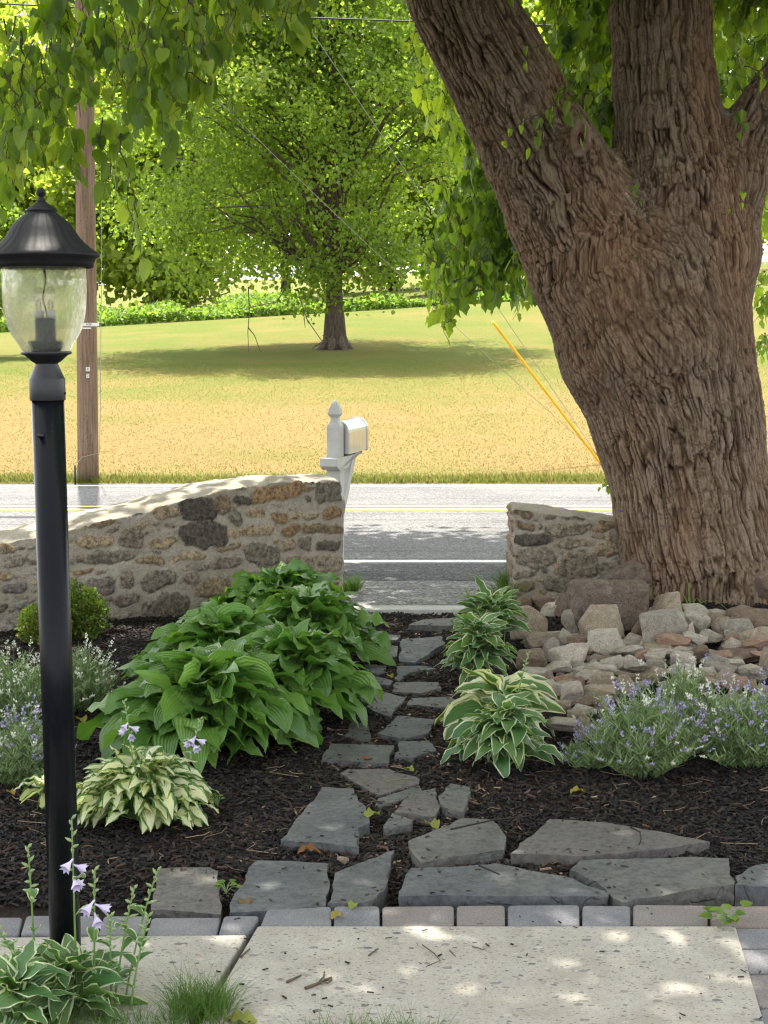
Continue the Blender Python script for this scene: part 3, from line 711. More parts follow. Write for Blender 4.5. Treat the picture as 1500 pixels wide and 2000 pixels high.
# ---- mulch chips lying loose
def chips(n, seed=5):
    r_ = np.random.default_rng(seed)
    x = r_.uniform(-2.6, 2.9, n * 2); y = 4.2 + (8.6 - 4.2) * r_.random(n * 2) ** 1.25
    vis = np.abs(x) < y * 0.27 + 0.25
    keep = r_.random(len(x)) < .04
    inside = np.zeros(len(x), bool)
    for pts, m, lab, zt, th in FS:
        W = np.array(ccw([P(px, py, zt * .58) for px, py in pts]))[:, :2]; c_ = W.mean(0); W = c_ + (W - c_) * (1 - .012 / np.linalg.norm(W - c_, axis=1, keepdims=True)); ins = np.zeros(len(x), bool)
        for k_ in range(len(W)):
            (x1, y1), (x2, y2) = W[k_ - 1], W[k_]
            cr_ = ((y1 > y) != (y2 > y)) & (x < (x2 - x1) * (y - y1) / (y2 - y1 + 1e-12) + x1); ins ^= cr_
        inside |= ins
    vis &= ~inside
    x, y = x[vis][:n], y[vis][:n]; n = len(x)
    T = np.array([(-.5, -.5, 0), (.5, -.5, 0), (.45, .5, 0), (-.4, .5, 0), (-.45, -.45, 1), (.4, -.5, 1), (.3, .45, 1), (-.5, .4, 1)], float)
    TF = [np.array([(0, 1, 5, 4), (1, 2, 6, 5), (2, 3, 7, 6), (3, 0, 4, 7), (4, 5, 6, 7)])]
    a = r_.uniform(0, 2 * np.pi, n); tilt = r_.normal(0, 0.28, n)
    Y = np.stack([np.cos(a), np.sin(a), tilt], 1); Z = np.stack([r_.normal(0, .35, n), r_.normal(0, .35, n), np.ones(n)], 1)
    L = r_.uniform(0.012, 0.042, n) ; sc = np.stack([r_.uniform(0.004, 0.010, n), L, r_.uniform(0.002, 0.006, n)], 1)
    pos = np.stack([x, y, zgarden(x, y) + r_.uniform(-0.002, 0.010, n)], 1)
    mb = MB(); mid = r_.random(n)
    path = np.exp(-((x - 0.10 - 0.03 * (y - 5)) / 0.55) ** 2)
    rn = np.clip(mid ** 1.8 * 0.80 + path * 0.30 * r_.random(n) + (r_.random(n) > 0.985) * 0.25, 0, 1)
    scatter(mb, T, TF, pos, frames(Y, Z), sc, rn)
    return mb
o = chips(60000).build('mulch', M['chip']); tag(o, 'shredded black bark mulch over the garden bed', kind='stuff')

# straw bits and dry stalks strewn on the bed
mb = MB()
for k in range(230):
    x = random.uniform(-1.6, 2.2); y = random.choice([random.uniform(4.3, 6.0), random.uniform(4.3, 8.4)])
    if abs(x) > y * 0.26: continue
    L = random.uniform(0.04, 0.16); a = random.uniform(0, 6.28); z = zg1(x, y) + 0.012
    p = [np.array([x + math.cos(a + q * .25 * random.uniform(-1, 1)) * L * q / 3, y + math.sin(a) * L * q / 3, z + random.uniform(0, .008)]) for q in range(4)]
    tube(mb, p, 0.0013, 4, rnd=random.uniform(0.9, 1.0), cap=False)
o = mb.build('straw_litter', M['chip']); tag(o, 'pale straw and dry stalk bits on the mulch', kind='stuff')

# ================================================================== STONE WALLS
def wall(name, A, B, thick, top, stones, label, extra_l=0.0, extra_r=0.0, seed=1, endstones='r'):
    """A,B: front-bottom plan points; top: [(px,py)] front top edge in photo px; stones: px boxes"""
    A = np.array(A[:2]); B = np.array(B[:2]); u = (B - A) / np.linalg.norm(B - A); nf = np.array([u[1], -u[0]])   # towards camera
    L0 = -extra_l; L1 = np.linalg.norm(B - A) + extra_r
    def onface(px, py):
        d = ray(px, py); o = np.array([0, 0]) ; den = d[0] * nf[0] + d[1] * nf[1]; t = (np.dot(A - o, nf)) / den
        p = d * t; return np.dot(p[:2] - A, u), p[2] + CAMH
    tp = sorted(onface(*q) for q in top); ts = [q[0] for q in tp]; tz = [q[1] for q in tp]
    step = 0.009
    ns = int((L1 - L0) / step); ss = np.linspace(L0, L1, ns)
    zt = np.interp(ss, ts, tz) + 0.006 * vn(np.stack([ss * 9, ss * 0, ss * 0 + seed], 1), 31)
    nz = 90; nt_ = 34
    z0 = -0.12
    prof = []                                             # (v, kind)
    rows = []
    for k in range(nz): rows.append((0.0, k / (nz - 1), 'f'))
    for k in range(1, nt_): rows.append((k / nt_, 1.0, 't'))
    for k in range(nz): rows.append((1.0, 1 - k / (nz - 1), 'b'))
    off = np.array([r_[0] for r_ in rows]); hv = np.array([r_[1] for r_ in rows])
    nr = len(rows)
    SS = np.repeat(ss[None], nr, 0); ZT = np.repeat(zt[None], nr, 0)
    OFF = np.repeat(off[:, None], ns, 1) * thick; H = z0 + (ZT - z0) * hv[:, None]
    H = H + (off[:, None] > 0) * (off[:, None] < 1) * 0.020 * np.sin(np.pi * off[:, None]) 
    isf = np.array([r_[2] == 'f' for r_ in rows]); ist = np.array([r_[2] == 't' for r_ in rows])
    p3 = np.stack([SS.ravel(), OFF.ravel(), H.ravel()], 1)
    # relief
    disp = 0.010 * fbm(p3 * 6, 3, seed + 50) + 0.0055 * fbm(p3 * 24, 3, seed + 60)
    st = np.zeros(len(p3)); col = np.tile(np.array([0.4, 0.36, 0.3]), (len(p3), 1)); raise_ = np.zeros(len(p3))
    wx = SS.ravel() + 0.016 * vn(p3 * 16, 71) + 0.006 * vn(p3 * 50, 73); wz = H.ravel() + 0.014 * vn(p3 * 16, 72) + 0.006 * vn(p3 * 50, 74)
    fm = np.repeat(isf, ns)
    stones = list(stones); rs = random.Random(seed * 9); taken = [(a_, b_, c_, d_) for a_, b_, c_, d_, *_ in stones]
    xa, xb = min(t_[0] for t_ in taken), max(t_[2] for t_ in taken); ya, yb = min(t_[1] for t_ in taken), max(t_[3] for t_ in taken)
    for _ in range(5200):
        w_ = rs.uniform(8, 42); h_ = w_ * rs.uniform(.38, .8); x_ = rs.uniform(xa, xb - w_); y_ = rs.uniform(ya, yb - h_)
        edge_ = np.interp(x_ + w_ / 2, [q[0] for q in top], [q[1] for q in top]) + 9
        if y_ < edge_: continue
        if any(x_ < t_[2] + 2 and x_ + w_ > t_[0] - 2 and y_ < t_[3] + 1.5 and y_ + h_ > t_[1] - 1.5 for t_ in taken): continue
        taken.append((x_, y_, x_ + w_, y_ + h_)); stones.append((x_, y_, x_ + w_, y_ + h_, rs.choice([(.33, .27, .20), (.28, .23, .18), (.3, .25, .19), (.21, .18, .15), (.36, .3, .23)]), rs.choice([2.3, 2.8, 3.4])))
    idx = np.where(fm)[0]
    for q, (x0, y0, x1, y1, cc, ex) in enumerate(stones):
        s0, za = onface(x0, y1); s1, zb = onface(x1, y0); cs, cz = (s0 + s1) / 2, (za + zb) / 2; hw, hh = abs(s1 - s0) / 2 * 1.17, abs(zb - za) / 2 * 1.2
        near = idx[(np.abs(SS.ravel()[idx] - cs) < hw + .06) & (np.abs(H.ravel()[idx] - cz) < hh + .06)]
        sk = ((q * 37) % 7 - 3) * 0.06
        dx = (wx[near] - cs - sk * (wz[near] - cz)) / hw; dz = (wz[near] - cz - sk * 0.5 * (wx[near] - cs)) / hh
        rr = (np.abs(dx) ** ex + np.abs(dz) ** ex) ** (1 / ex)
        d_ = (1 - rr) * min(hw, hh)
        m_ = sm(-0.001, 0.004, d_)
        c_ = np.array(cc) * (0.86 + 0.28 * ((q * 53) % 10) / 10)
        rel = sm(-0.001, 0.012, d_) * 0.013 - 0.005 * np.exp(-((d_ + .001) / .005) ** 2) + m_ * 0.011 * fbm(p3[near] * 20 + q, 4, 90)
        better = m_ > st[near]
        nb = near[better]
        st[nb] = m_[better]; col[nb] = c_; raise_[nb] = rel[better]
    # back and ends: irregular stones from a cell pattern
    bk = np.repeat(~isf & ~ist, ns)
    cell = np.floor(np.stack([p3[:, 0] / 0.17 + 0.5 * np.floor(p3[:, 2] / 0.11) + 0.2 * vn(p3 * 8, 5), p3[:, 2] / 0.11 + 0.2 * vn(p3 * 8, 6)], 1)).astype(int)
    fr_ = np.stack([p3[:, 0] / 0.17 + 0.5 * np.floor(p3[:, 2] / 0.11) + 0.2 * vn(p3 * 8, 5), p3[:, 2] / 0.11 + 0.2 * vn(p3 * 8, 6)], 1) % 1
    e = np.minimum(np.minimum(fr_[:, 0], 1 - fr_[:, 0]) * .17, np.minimum(fr_[:, 1], 1 - fr_[:, 1]) * .11)
    mk = sm(0.010, 0.016, e) * bk; hsh = (np.abs(cell[:, 0] * 73 + cell[:, 1] * 31) % 10) / 10
    st = np.where(bk, mk, st); col = np.where(bk[:, None], np.stack([.16 + .12 * hsh, .13 + .1 * hsh, .1 + .08 * hsh], 1), col); raise_ = np.where(bk, mk * 0.01, raise_)
    nrm = np.zeros((len(p3), 3))                               # outward in (s,off,z)
    ang = np.where(isf, 0, np.where(ist, np.pi / 2, np.pi))
    for ri in range(nr):
        r0 = ri * ns
        if rows[ri][2] == 'f': t = sm(0.93, 1.0, np.array([hv[ri]]))[0] * 0.25 * np.pi
        elif rows[ri][2] == 't': t = 0.25 * np.pi + 0.5 * np.pi * rows[ri][0]
        else: t = np.pi - sm(0.93, 1.0, np.array([hv[ri]]))[0] * 0.25 * np.pi
        nrm[r0:r0 + ns] = (0, -math.cos(t), math.sin(t))
    topm = np.repeat(ist, ns)
    disp = disp + topm * 0.012 * fbm(p3 * 9, 3, 77)
    q3 = p3 + nrm * (disp + raise_)[:, None]
    # rough vertical ends
    for side, Lc, sg in ((0, L0, -1), (1, L1, 1)):
        m_ = np.abs(p3[:, 0] - Lc) < 0.06
        w_ = 1 - np.abs(p3[m_, 0] - Lc) / 0.06
        rn = np.minimum(np.minimum(p3[m_, 1], thick - p3[m_, 1]), 0.03) - 0.03
        q3[m_, 0] += w_ * (0.025 * fbm(np.stack([0 * p3[m_, 1], p3[m_, 1] * 4, p3[m_, 2] * 9], 1), 3, 8 + side))
    W = np.stack([A[0] + u[0] * q3[:, 0] - nf[0] * q3[:, 1], A[1] + u[1] * q3[:, 0] - nf[1] * q3[:, 1], q3[:, 2]], 1)
    i, j = np.meshgrid(np.arange(ns - 1), np.arange(nr - 1)); i = i.ravel(); j = j.ravel()
    F = np.stack([j * ns + i, j * ns + i + 1, (j + 1) * ns + i + 1, (j + 1) * ns + i], 1)
    mb = MB(); mb.add(W, F, lv=col)
    sts = [st]
    # end caps as grids between front and back columns
    for col_i, flip in ((ns - 1, False), (0, True)):
        fr = [W[k * ns + col_i] for k in range(nz)]; bkc = [W[(nr - 1 - k) * ns + col_i] for k in range(nz)]
        G = []; nt2 = 30
        topc = [W[(nz - 1 + k) * ns + col_i] for k in range(nt_ + 1)]
        for k in range(nz):
            for q in range(nt2 + 1):
                t = q / nt2
                p = fr[k] * (1 - t) + bkc[k] * t
                if k == nz - 1: tt = t * nt_; i0 = min(int(tt), nt_ - 1); p = topc[i0] * (1 - (tt - i0)) + topc[i0 + 1] * (tt - i0)
                G.append(p)
        G = np.array(G); nn = nt2 + 1
        loc = np.stack([np.tile(np.linspace(0, thick, nn), nz), G[:, 2]], 1)
        q = np.stack([loc[:, 0] / 0.19 + 0.4 * np.floor(loc[:, 1] / 0.125) + .15 * vn(G * 9, 3), loc[:, 1] / 0.125 + .15 * vn(G * 9, 4)], 1); fr2 = q % 1; ce = np.floor(q).astype(int)
        e = np.minimum(np.minimum(fr2[:, 0], 1 - fr2[:, 0]) * .19, np.minimum(fr2[:, 1], 1 - fr2[:, 1]) * .125)
        mk = sm(0.010, 0.017, e); hsh = (np.abs(ce[:, 0] * 73 + ce[:, 1] * 31) % 10) / 10
        inner = np.minimum(np.minimum(np.tile(np.linspace(0, 1, nn), nz), 1 - np.tile(np.linspace(0, 1, nn), nz)) * thick / .02, np.minimum(1, (nz - 1 - np.repeat(np.arange(nz), nn)) / 3.0)).clip(0, 1)
        sgn = -1 if flip else 1
        G = G + np.array([u[0], u[1], 0]) * (sgn * inner * (0.022 * mk + 0.012 * fbm(G * 12, 3, 44)))[:, None]
        i, j = np.meshgrid(np.arange(nn - 1), np.arange(nz - 1)); i = i.ravel(); j = j.ravel()
        Fe = np.stack([j * nn + i, j * nn + i + 1, (j + 1) * nn + i + 1, (j + 1) * nn + i], 1)
        if flip: Fe = Fe[:, ::-1]
        mb.add(G, Fe, lv=np.stack([.20 + .12 * hsh, .155 + .09 * hsh, .12 + .07 * hsh], 1)); sts.append(mk * (inner > 0.2))
    o = mb.build(name, M['wall'])
    a = o.data.attributes.new('st', 'FLOAT', 'POINT'); a.data.foreach_set('value', np.concatenate(sts).astype(np.float32))
    return tag(o, label, 'stone wall', 'mortared stone walls beside the gap')
dk, gr, br, tn, og, pl = (.105, .095, .08), (.19, .17, .135), (.23, .175, .115), (.33, .26, .175), (.27, .18, .105), (.23, .195, .16)
def cb(lst, ox, oy, s): return [(ox + a / s, oy + b / s, ox + c_ / s, oy + d_ / s, col, ex) for (a, b, c_, d_, col, ex) in lst]
ST1 = cb([(110, 290, 355, 470, dk, 4), (375, 290, 485, 425, br, 3), (525, 278, 655, 355, dk, 2.4), (680, 180, 1050, 315, og, 5), (1062, 158, 1108, 192, br, 3), (1112, 155, 1160, 195, dk, 3), (1076, 210, 1158, 250, br, 3),
  (1090, 275, 1140, 325, gr, 2), (1182, 165, 1345, 320, gr, 6), (390, 222, 490, 246, gr, 2.5), (505, 208, 612, 238, gr, 2.5), (85, 480, 450, 690, dk, 3.2), (480, 400, 575, 515, gr, 2.3), (630, 370, 775, 450, tn, 2.3),
  (805, 345, 905, 370, br, 2.5), (812, 405, 935, 495, og, 2.5), (955, 405, 1065, 470, tn, 2.5), (1080, 405, 1205, 460, tn, 2.5), (1230, 370, 1345, 455, og, 3), (505, 505, 835, 610, tn, 2.8), (880, 508, 1030, 590, og, 2.8),
  (1065, 490, 1350, 595, br, 4), (410, 560, 455, 625, tn, 2), (832, 618, 868, 655, og, 2), (895, 615, 992, 725, tn, 3), (1025, 610, 1110, 708, gr, 4), (1172, 635, 1345, 705, dk, 4), (350, 645, 600, 715, tn, 2.5),
  (610, 655, 865, 830, gr, 2.8), (10, 725, 290, 810, tn, 2.5), (345, 760, 565, 870, (.24, .2, .165), 3), (240, 830, 320, 880, pl, 2.5), (955, 740, 1345, 895, (.27, .225, .17), 4), (860, 800, 905, 845, br, 2.2), (235, 920, 500, 1075, tn, 2.6),
  (610, 880, 800, 960, gr, 3), (535, 890, 605, 945, tn, 2.5), (-130, 1050, 150, 1220, gr, 2.8), (1165, 915, 1345, 960, pl, 3)], 330, 900, 4.054)
ST1 += cb([(1265, 375, 1500, 490, (.3, .24, .17), 3), (1040, 430, 1200, 470, gr, 2.4), (780, 480, 960, 555, br, 3), (690, 530, 762, 570, og, 2.5), (650, 620, 930, 745, tn, 2.6), (1010, 570, 1200, 735, (.24, .2, .16), 2.8),
  (1240, 640, 1460, 740, tn, 2.6), (670, 750, 1100, 880, gr, 2.3), (1130, 800, 1370, 885, tn, 2.6), (610, 900, 770, 950, og, 2.5), (565, 1000, 720, 1065, gr, 2.5), (755, 965, 950, 1115, (.23, .2, .17), 2.5), (1000, 925, 1120, 1060, pl, 2.5),
  (1190, 925, 1440, 1090, gr, 2.8), (1540, 925, 1680, 1050, pl, 2.5), (940, 1110, 1160, 1220, pl, 2.4), (1220, 1115, 1560, 1305, gr, 2.8), (600, 835, 650, 870, gr, 2.2), (0, 690, 130, 780, tn, 2.4), (235, 720, 300, 760, gr, 2.5),
  (30, 790, 220, 900, (.25, .22, .18), 2.4), (240, 830, 300, 890, gr, 2.5), (0, 920, 100, 990, tn, 2.3), (20, 1010, 220, 1110, (.17, .15, .14), 2.4), (110, 1160, 270, 1260, (.2, .2, .19), 2.6), (-120, 1190, 60, 1280, gr, 2.5),
  (85, 1250, 135, 1290, gr, 2.2), (-50, 1330, 180, 1480, (.33, .3, .27), 2.6), (900, 1270, 1100, 1340, (.28, .24, .2), 2.5), (-200, 760, -20, 860, br, 2.5), (-300, 900, -60, 1010, gr, 2.5)], 0, 900, 4.286)
WA = P(0, 1245, 0); WB = np.array([(668 - 750) / 3000 * 9.12 * 1.0, 9.05, 0])
wall('stone_wall', WA, WB, 0.42, [(-300, 1100), (0, 1066), (65, 1050), (130, 1037), (220, 1016), (290, 1000), (360, 977), (425, 960), (500, 948), (560, 943), (670, 939)], ST1,
     'long mortared fieldstone wall sloping down to the left behind the lamp post', extra_l=1.6, seed=1)
ST2 = cb([(22, 140, 125, 182, br, 2.6), (190, 158, 270, 192, gr, 2.5), (300, 165, 480, 195, gr, 2.4), (488, 198, 620, 262, br, 3), (30, 212, 135, 260, br, 3), (155, 215, 180, 258, gr, 2.3), (205, 220, 455, 290, (.23, .2, .15), 2.2),
  (455, 215, 478, 245, gr, 2.2), (25, 282, 220, 340, dk, 3), (252, 312, 470, 358, (.26, .22, .16), 2.6), (490, 318, 640, 400, tn, 2.6), (28, 360, 240, 468, (.24, .21, .17), 2.5), (285, 405, 505, 528, (.2, .17, .13), 3.4),
  (25, 495, 135, 540, (.2, .18, .14), 3), (175, 475, 222, 510, gr, 2.4), (245, 430, 275, 512, tn, 2.6), (520, 440, 640, 520, gr, 2.5), (22, 565, 140, 605, br, 3), (205, 535, 490, 632, gr, 2.8), (148, 538, 205, 565, tn, 2.4),
  (25, 650, 130, 680, tn, 2.4), (150, 600, 200, 640, tn, 2.4)], 1000, 950, 3.0)
W2A = np.array([(1010 - 750) / 3000 * 9.0, 9.0, 0])
wall('stone_wall', W2A, W2A + np.array([0.72, 0.0, 0]), 0.40, [(1000, 998), (1010, 996), (1060, 1002), (1100, 1007), (1200, 1022), (1300, 1036)], ST2,
     'short low mortared stone wall running behind the big trunk', seed=2)

# ================================================================== BIG TREE
import openvdb as vdb
YT = 9.0
def bone(pts):                                   # (px, py, r_px, dist offset)
    out = []
    for px, py, r_, dy in pts:
        p = PD(px, py, YT + dy); out.append((p, r_ * (YT + dy) / 3000))
    return out
BONES = [
 bone([(1425, 1290, 215, .02), (1400, 1180, 182, .0), (1380, 1100, 160, .0), (1358, 1000, 159, .0), (1322, 820, 164, .0), (1285, 690, 176, 0), (1262, 600, 185, .02)]),
 bone([(1262, 640, 185, .0), (1180, 510, 150, .0), (1110, 400, 122, -.02), (1058, 300, 110, -.05), (1005, 200, 101, -.1), (950, 100, 97, -.15), (898, 0, 96, -.2), (835, -130, 92, -.3), (740, -330, 80, -.5), (600, -560, 66, -.9)]),
 bone([(1290, 640, 170, .05), (1342, 500, 132, .05), (1330, 400, 122, .05), (1308, 280, 106, .06), (1296, 160, 99, .08), (1291, 40, 97, .1), (1290, -130, 92, .15), (1300, -360, 80, .3), (1330, -560, 66, .6)]),
 bone([(1385, 480, 85, .05), (1435, 350, 62, .03), (1462, 260, 50, .0), (1500, 190, 45, -.05), (1570, 90, 44, -.1), (1680, -60, 42, -.2), (1850, -250, 36, -.3)]),
 bone([(1180, 460, 55, -.12), (1160, 370, 42, -.25), (1140, 305, 33, -.36), (1134, 272, 29, -.42)]),
 bone([(1400, 1130, 120, 0), (1500, 1170, 85, -.1), (1590, 1215, 60, -.2)]),
 bone([(1390, 1150, 120, 0), (1320, 1200, 90, -.18), (1295, 1235, 60, -.25)]),
 bone([(1400, 1150, 120, 0), (1440, 1215, 90, -.25), (1450, 1245, 60, -.32)]),
 bone([(1400, 1100, 110, 0), (1360, 1180, 90, .3), (1330, 1200, 60, .5)]),
]
segs = []
for bi, bn in enumerate(BONES):
    for (a, ra), (b, rb) in zip(bn[:-1], bn[1:]): segs.append((a, ra, b, rb, bi))
def trunk_field(Pn, axis=False):
    acc = np.zeros(len(Pn), np.float32); K = 26.0; wx = 0; wsum = 0
    for a, ra, b, rb, bi in segs:
        a_ = a.astype(np.float32); d = (b - a).astype(np.float32); L2 = float(d @ d)
        t = np.clip(((Pn - a_) @ d) / L2, 0, 1)
        c = a_ + t[:, None] * d
        dist = np.sqrt(((Pn - c) ** 2).sum(1)) - (ra + t * (rb - ra))
        e = np.exp(-K * np.clip(dist, -0.5, 2)); acc += e
        if axis:
            wgt = np.exp(-22 * np.clip(dist, -0.5, 2)) * (0.6 if bi > 4 else 1.0)
            wx = wx + wgt[:, None] * (Pn - c); wsum = wsum + wgt
    f = -np.log(np.maximum(acc, 1e-20)) / K + 0.025
    return (f, wx / wsum[:, None]) if axis else f
VS = 0.022
gx = np.arange(0.0, 3.3, VS); gy = np.arange(8.0, 10.1, VS); gz = np.arange(-0.16, 4.5, VS)
G = np.stack(np.meshgrid(gx, gy, gz, indexing='ij'), -1).reshape(-1, 3).astype(np.float32)
fld = np.concatenate([trunk_field(G[k:k + 400000]) for k in range(0, len(G), 400000)]).reshape(len(gx), len(gy), len(gz))
fld = np.clip(fld, -4 * VS, 4 * VS)
fld[0] = fld[-1] = 4 * VS; fld[:, 0] = fld[:, -1] = 4 * VS; fld[:, :, 0] = 4 * VS; fld[:, :, -1] = 4 * VS
vg = vdb.FloatGrid(4 * VS); vg.copyFromArray(np.ascontiguousarray(fld)); vg.gridClass = vdb.GridClass.LEVEL_SET
pp, tt, qq = vg.convertToPolygons()
pp = pp * VS + np.array([gx[0], gy[0], gz[0]])
me = bpy.data.meshes.new('t'); me.from_pydata(pp.tolist(), [], [q[::-1].tolist() for q in qq] + [t[::-1].tolist() for t in tt])
to = bpy.data.objects.new('t', me); C.objects.link(to)
md = to.modifiers.new('s', 'SUBSURF'); md.levels = 2; md.render_levels = 2
ev = to.evaluated_get(bpy.context.evaluated_depsgraph_get()); me2 = bpy.data.meshes.new_from_object(ev)
bpy.data.objects.remove(to)
nv = len(me2.vertices); co = np.empty(nv * 3, np.float32); me2.vertices.foreach_get('co', co); co = co.reshape(-1, 3).astype(float)
nr = np.empty(nv * 3, np.float32); me2.vertices.foreach_get('normal', nr); nr = nr.reshape(-1, 3).astype(float)
# bark: long broken furrows following each limb; heights of neighbouring limbs are cross-faded at the forks
def bone_coords(bn, Pn):
    best = np.full(len(Pn), 9e9); cr = np.zeros_like(Pn); ss = np.zeros(len(Pn)); dd = np.zeros(len(Pn)); s0 = 0
    for k in range(len(bn) - 1):
        (a, ra), (b, rb) = bn[k], bn[k + 1]; d = b - a; L = np.linalg.norm(d); tr_ = ((Pn - a) @ d) / L ** 2
        t = np.clip(tr_, -9 if k == 0 else 0, 9 if k == len(bn) - 2 else 1); c = a + t[:, None] * d; dist = np.linalg.norm(Pn - c, axis=1); sd_ = dist - (ra + np.clip(t, 0, 1) * (rb - ra))
        cc_ = a + np.clip(tr_, 0, 1)[:, None] * d; sd_ = np.linalg.norm(Pn - cc_, axis=1) - (ra + np.clip(tr_, 0, 1) * (rb - ra))
        m_ = sd_ < best; best[m_] = sd_[m_]; cr[m_] = (Pn - c)[m_]; ss[m_] = s0 + t[m_] * L; s0 += L
    return best, cr, ss
warp0 = np.stack([vn(co * np.array([4, 4, 5.0]), 1), vn(co * np.array([4, 4, 5.0]), 2), 0 * co[:, 0]], 1) * 0.015 + np.stack([vn(co * 15, 3), vn(co * 15, 4), 0.25 * vn(co * 10, 5)], 1) * 0.0060
fine = vn(co * np.array([120, 120, 40.0]), 12)
num = 0; den = 0
for gi, g_ in enumerate([[0, 5, 6, 7, 8], [1], [2], [3], [4]]):
    bd_ = np.min([bone_coords(BONES[k_], co)[0] for k_ in g_], axis=0); _, crg, sg = bone_coords(BONES[g_[0]], co)
    wg = np.exp(-34 * np.clip(bd_, -.4, 1)); sel = np.where(np.ones(len(co), bool))[0]
    q = np.stack([crg[:, 0], crg[:, 1], sg * 0.10 + gi * 3.3], 1) + warp0
    n1 = vn(q * 50, 10); n2 = vn(q * 100 + 3, 11); n4 = vn(q * 26 + 9, 13); n3 = vn((q + warp0) * np.array([170, 170, 260]), 12)
    brk = sm(-.45, .25, vn(np.stack([crg[:, 0] * 16, crg[:, 1] * 16, sg * 7], 1), 15))
    fur = (1 - sm(0.0, .24, np.abs(n1))) * (.30 + .70 * brk); fur2 = (1 - sm(0.0, .22, np.abs(n2))) * (1 - .5 * brk); fur3 = (1 - sm(0, .12, np.abs(n4)))
    crk = 1 - sm(0.0, 0.10, np.abs(vn(np.stack([crg[:, 0] * 13, crg[:, 1] * 13, sg * 34], 1) + warp0 * 120, 14)))
    hg = 1 - .62 * fur - .30 * fur2 - .45 * fur3 - .22 * sm(.0, .7, n2) - .22 * crk + .14 * n3
    num = num + wg * hg; den = den + wg
h = np.clip(num / den, -.35, 1.1) + .05 * fine
big = fbm(co * 2.2, 3, 40)
amp = 0.031 * (0.8 + 0.35 * big)
co2 = co + nr * ((h - 0.7) * amp + 0.018 * big + 0.008 * vn(co * 7, 41))[:, None]
me2.vertices.foreach_set('co', co2.astype(np.float32).ravel())
at = me2.attributes.new('lv', 'FLOAT_VECTOR', 'POINT'); lvv = np.zeros((nv, 3), np.float32); lvv[:, 0] = np.clip(h, 0, 1); at.data.foreach_set('vector', lvv.ravel())
me2.polygons.foreach_set('use_smooth', np.ones(len(me2.polygons), bool)); me2.name = 'trunk'; me2.materials.clear(); me2.materials.append(M['bark']); me2.update()
BT = empty('mulberry_tree', (0, 0, 0), 'huge forked tree with deeply furrowed brown bark leaning left beside the rock heap', 'tree')
BT.location = (PD(1400, 1200, YT)[0], YT, 0)
off_bt = Vector(BT.location)
def under(o, root):
    o.parent = root; o.matrix_parent_inverse = Matrix.Translation(-Vector(root.location)); return o
tr = bpy.data.objects.new('trunk', me2); C.objects.link(tr); under(tr, BT)
# pruning wound on the cut stub
def wound(px, py, Y, rx, rz, tilt):
    c = PD(px, py, Y); mb = MB(); n = 40
    prof = [(1.0, -0.03), (1.02, 0.0), (0.92, 0.012), (0.7, 0.004), (0.42, -0.004), (0.30, -0.02), (0.2, -0.035), (0.02, -0.04)]
    V = []; F = []
    for (r_, d_) in prof:
        for k in range(n):
            a = 2 * np.pi * k / n; g = 1 + 0.10 * vn(np.array([[math.cos(a) * 2.3, math.sin(a) * 2.3, 4.4]]), 2)[0]
            V.append((r_ * rx * math.cos(a) * g, -d_ + 0.004 * vn(np.array([[math.cos(a) * 6 * r_, math.sin(a) * 6 * r_, 1]]), 5)[0], r_ * rz * math.sin(a) * g))
    for i in range(len(prof) - 1):
        for k in range(n): F.append((i * n + k, i * n + (k + 1) % n, (i + 1) * n + (k + 1) % n, (i + 1) * n + k))
    mb.add(V, F[:n * 5], 0); mb2 = MB()
    mb.add(V, F[n * 5:], 1); o = mb.build('pruning_wound', [M['wound'], M['wound_dark']]); o.location = c; o.rotation_euler = (R(-8), 0, tilt)
    o.parent = BT; o.location = Vector(c) - off_bt
wound(1133, 268, YT - 0.53, 0.055, 0.105, R(-14))

def leaf_tmpl(kind='heart'):
    if kind == 'heart': h = [(0, 0), (.26, -.09), (.46, .10), (.45, .40), (.27, .74), (0, 1.05)]
    elif kind == 'lobed': h = [(0, 0), (.28, -.08), (.50, .14), (.36, .34), (.46, .58), (.24, .76), (0, 1.05)]
    elif kind == 'oval': h = [(0, 0), (.26, .25), (.30, .55), (0, 1.0)]
    V = [(0, y * 1.0, 0) for (x, y) in [h[0]]] + [(x, y, .20 * x - .12 * y * y) for x, y in h[1:-1]] + [(0, h[-1][1], -.16)] + [(0, .5, -.05)] + [(-x, y, .20 * x - .12 * y * y) for x, y in h[1:-1]]
    k = len(h) - 2
    tip = k + 1; mid = k + 2
    F = [tuple(range(0, tip + 1)) + (mid,), (0, mid, tip) + tuple(range(mid + k, mid, -1))]
    return np.array(V, float), [np.array([F[0]]), np.array([F[1]])]
HEART = leaf_tmpl('heart'); LOBED = leaf_tmpl('lobed'); OVAL = leaf_tmpl('oval')

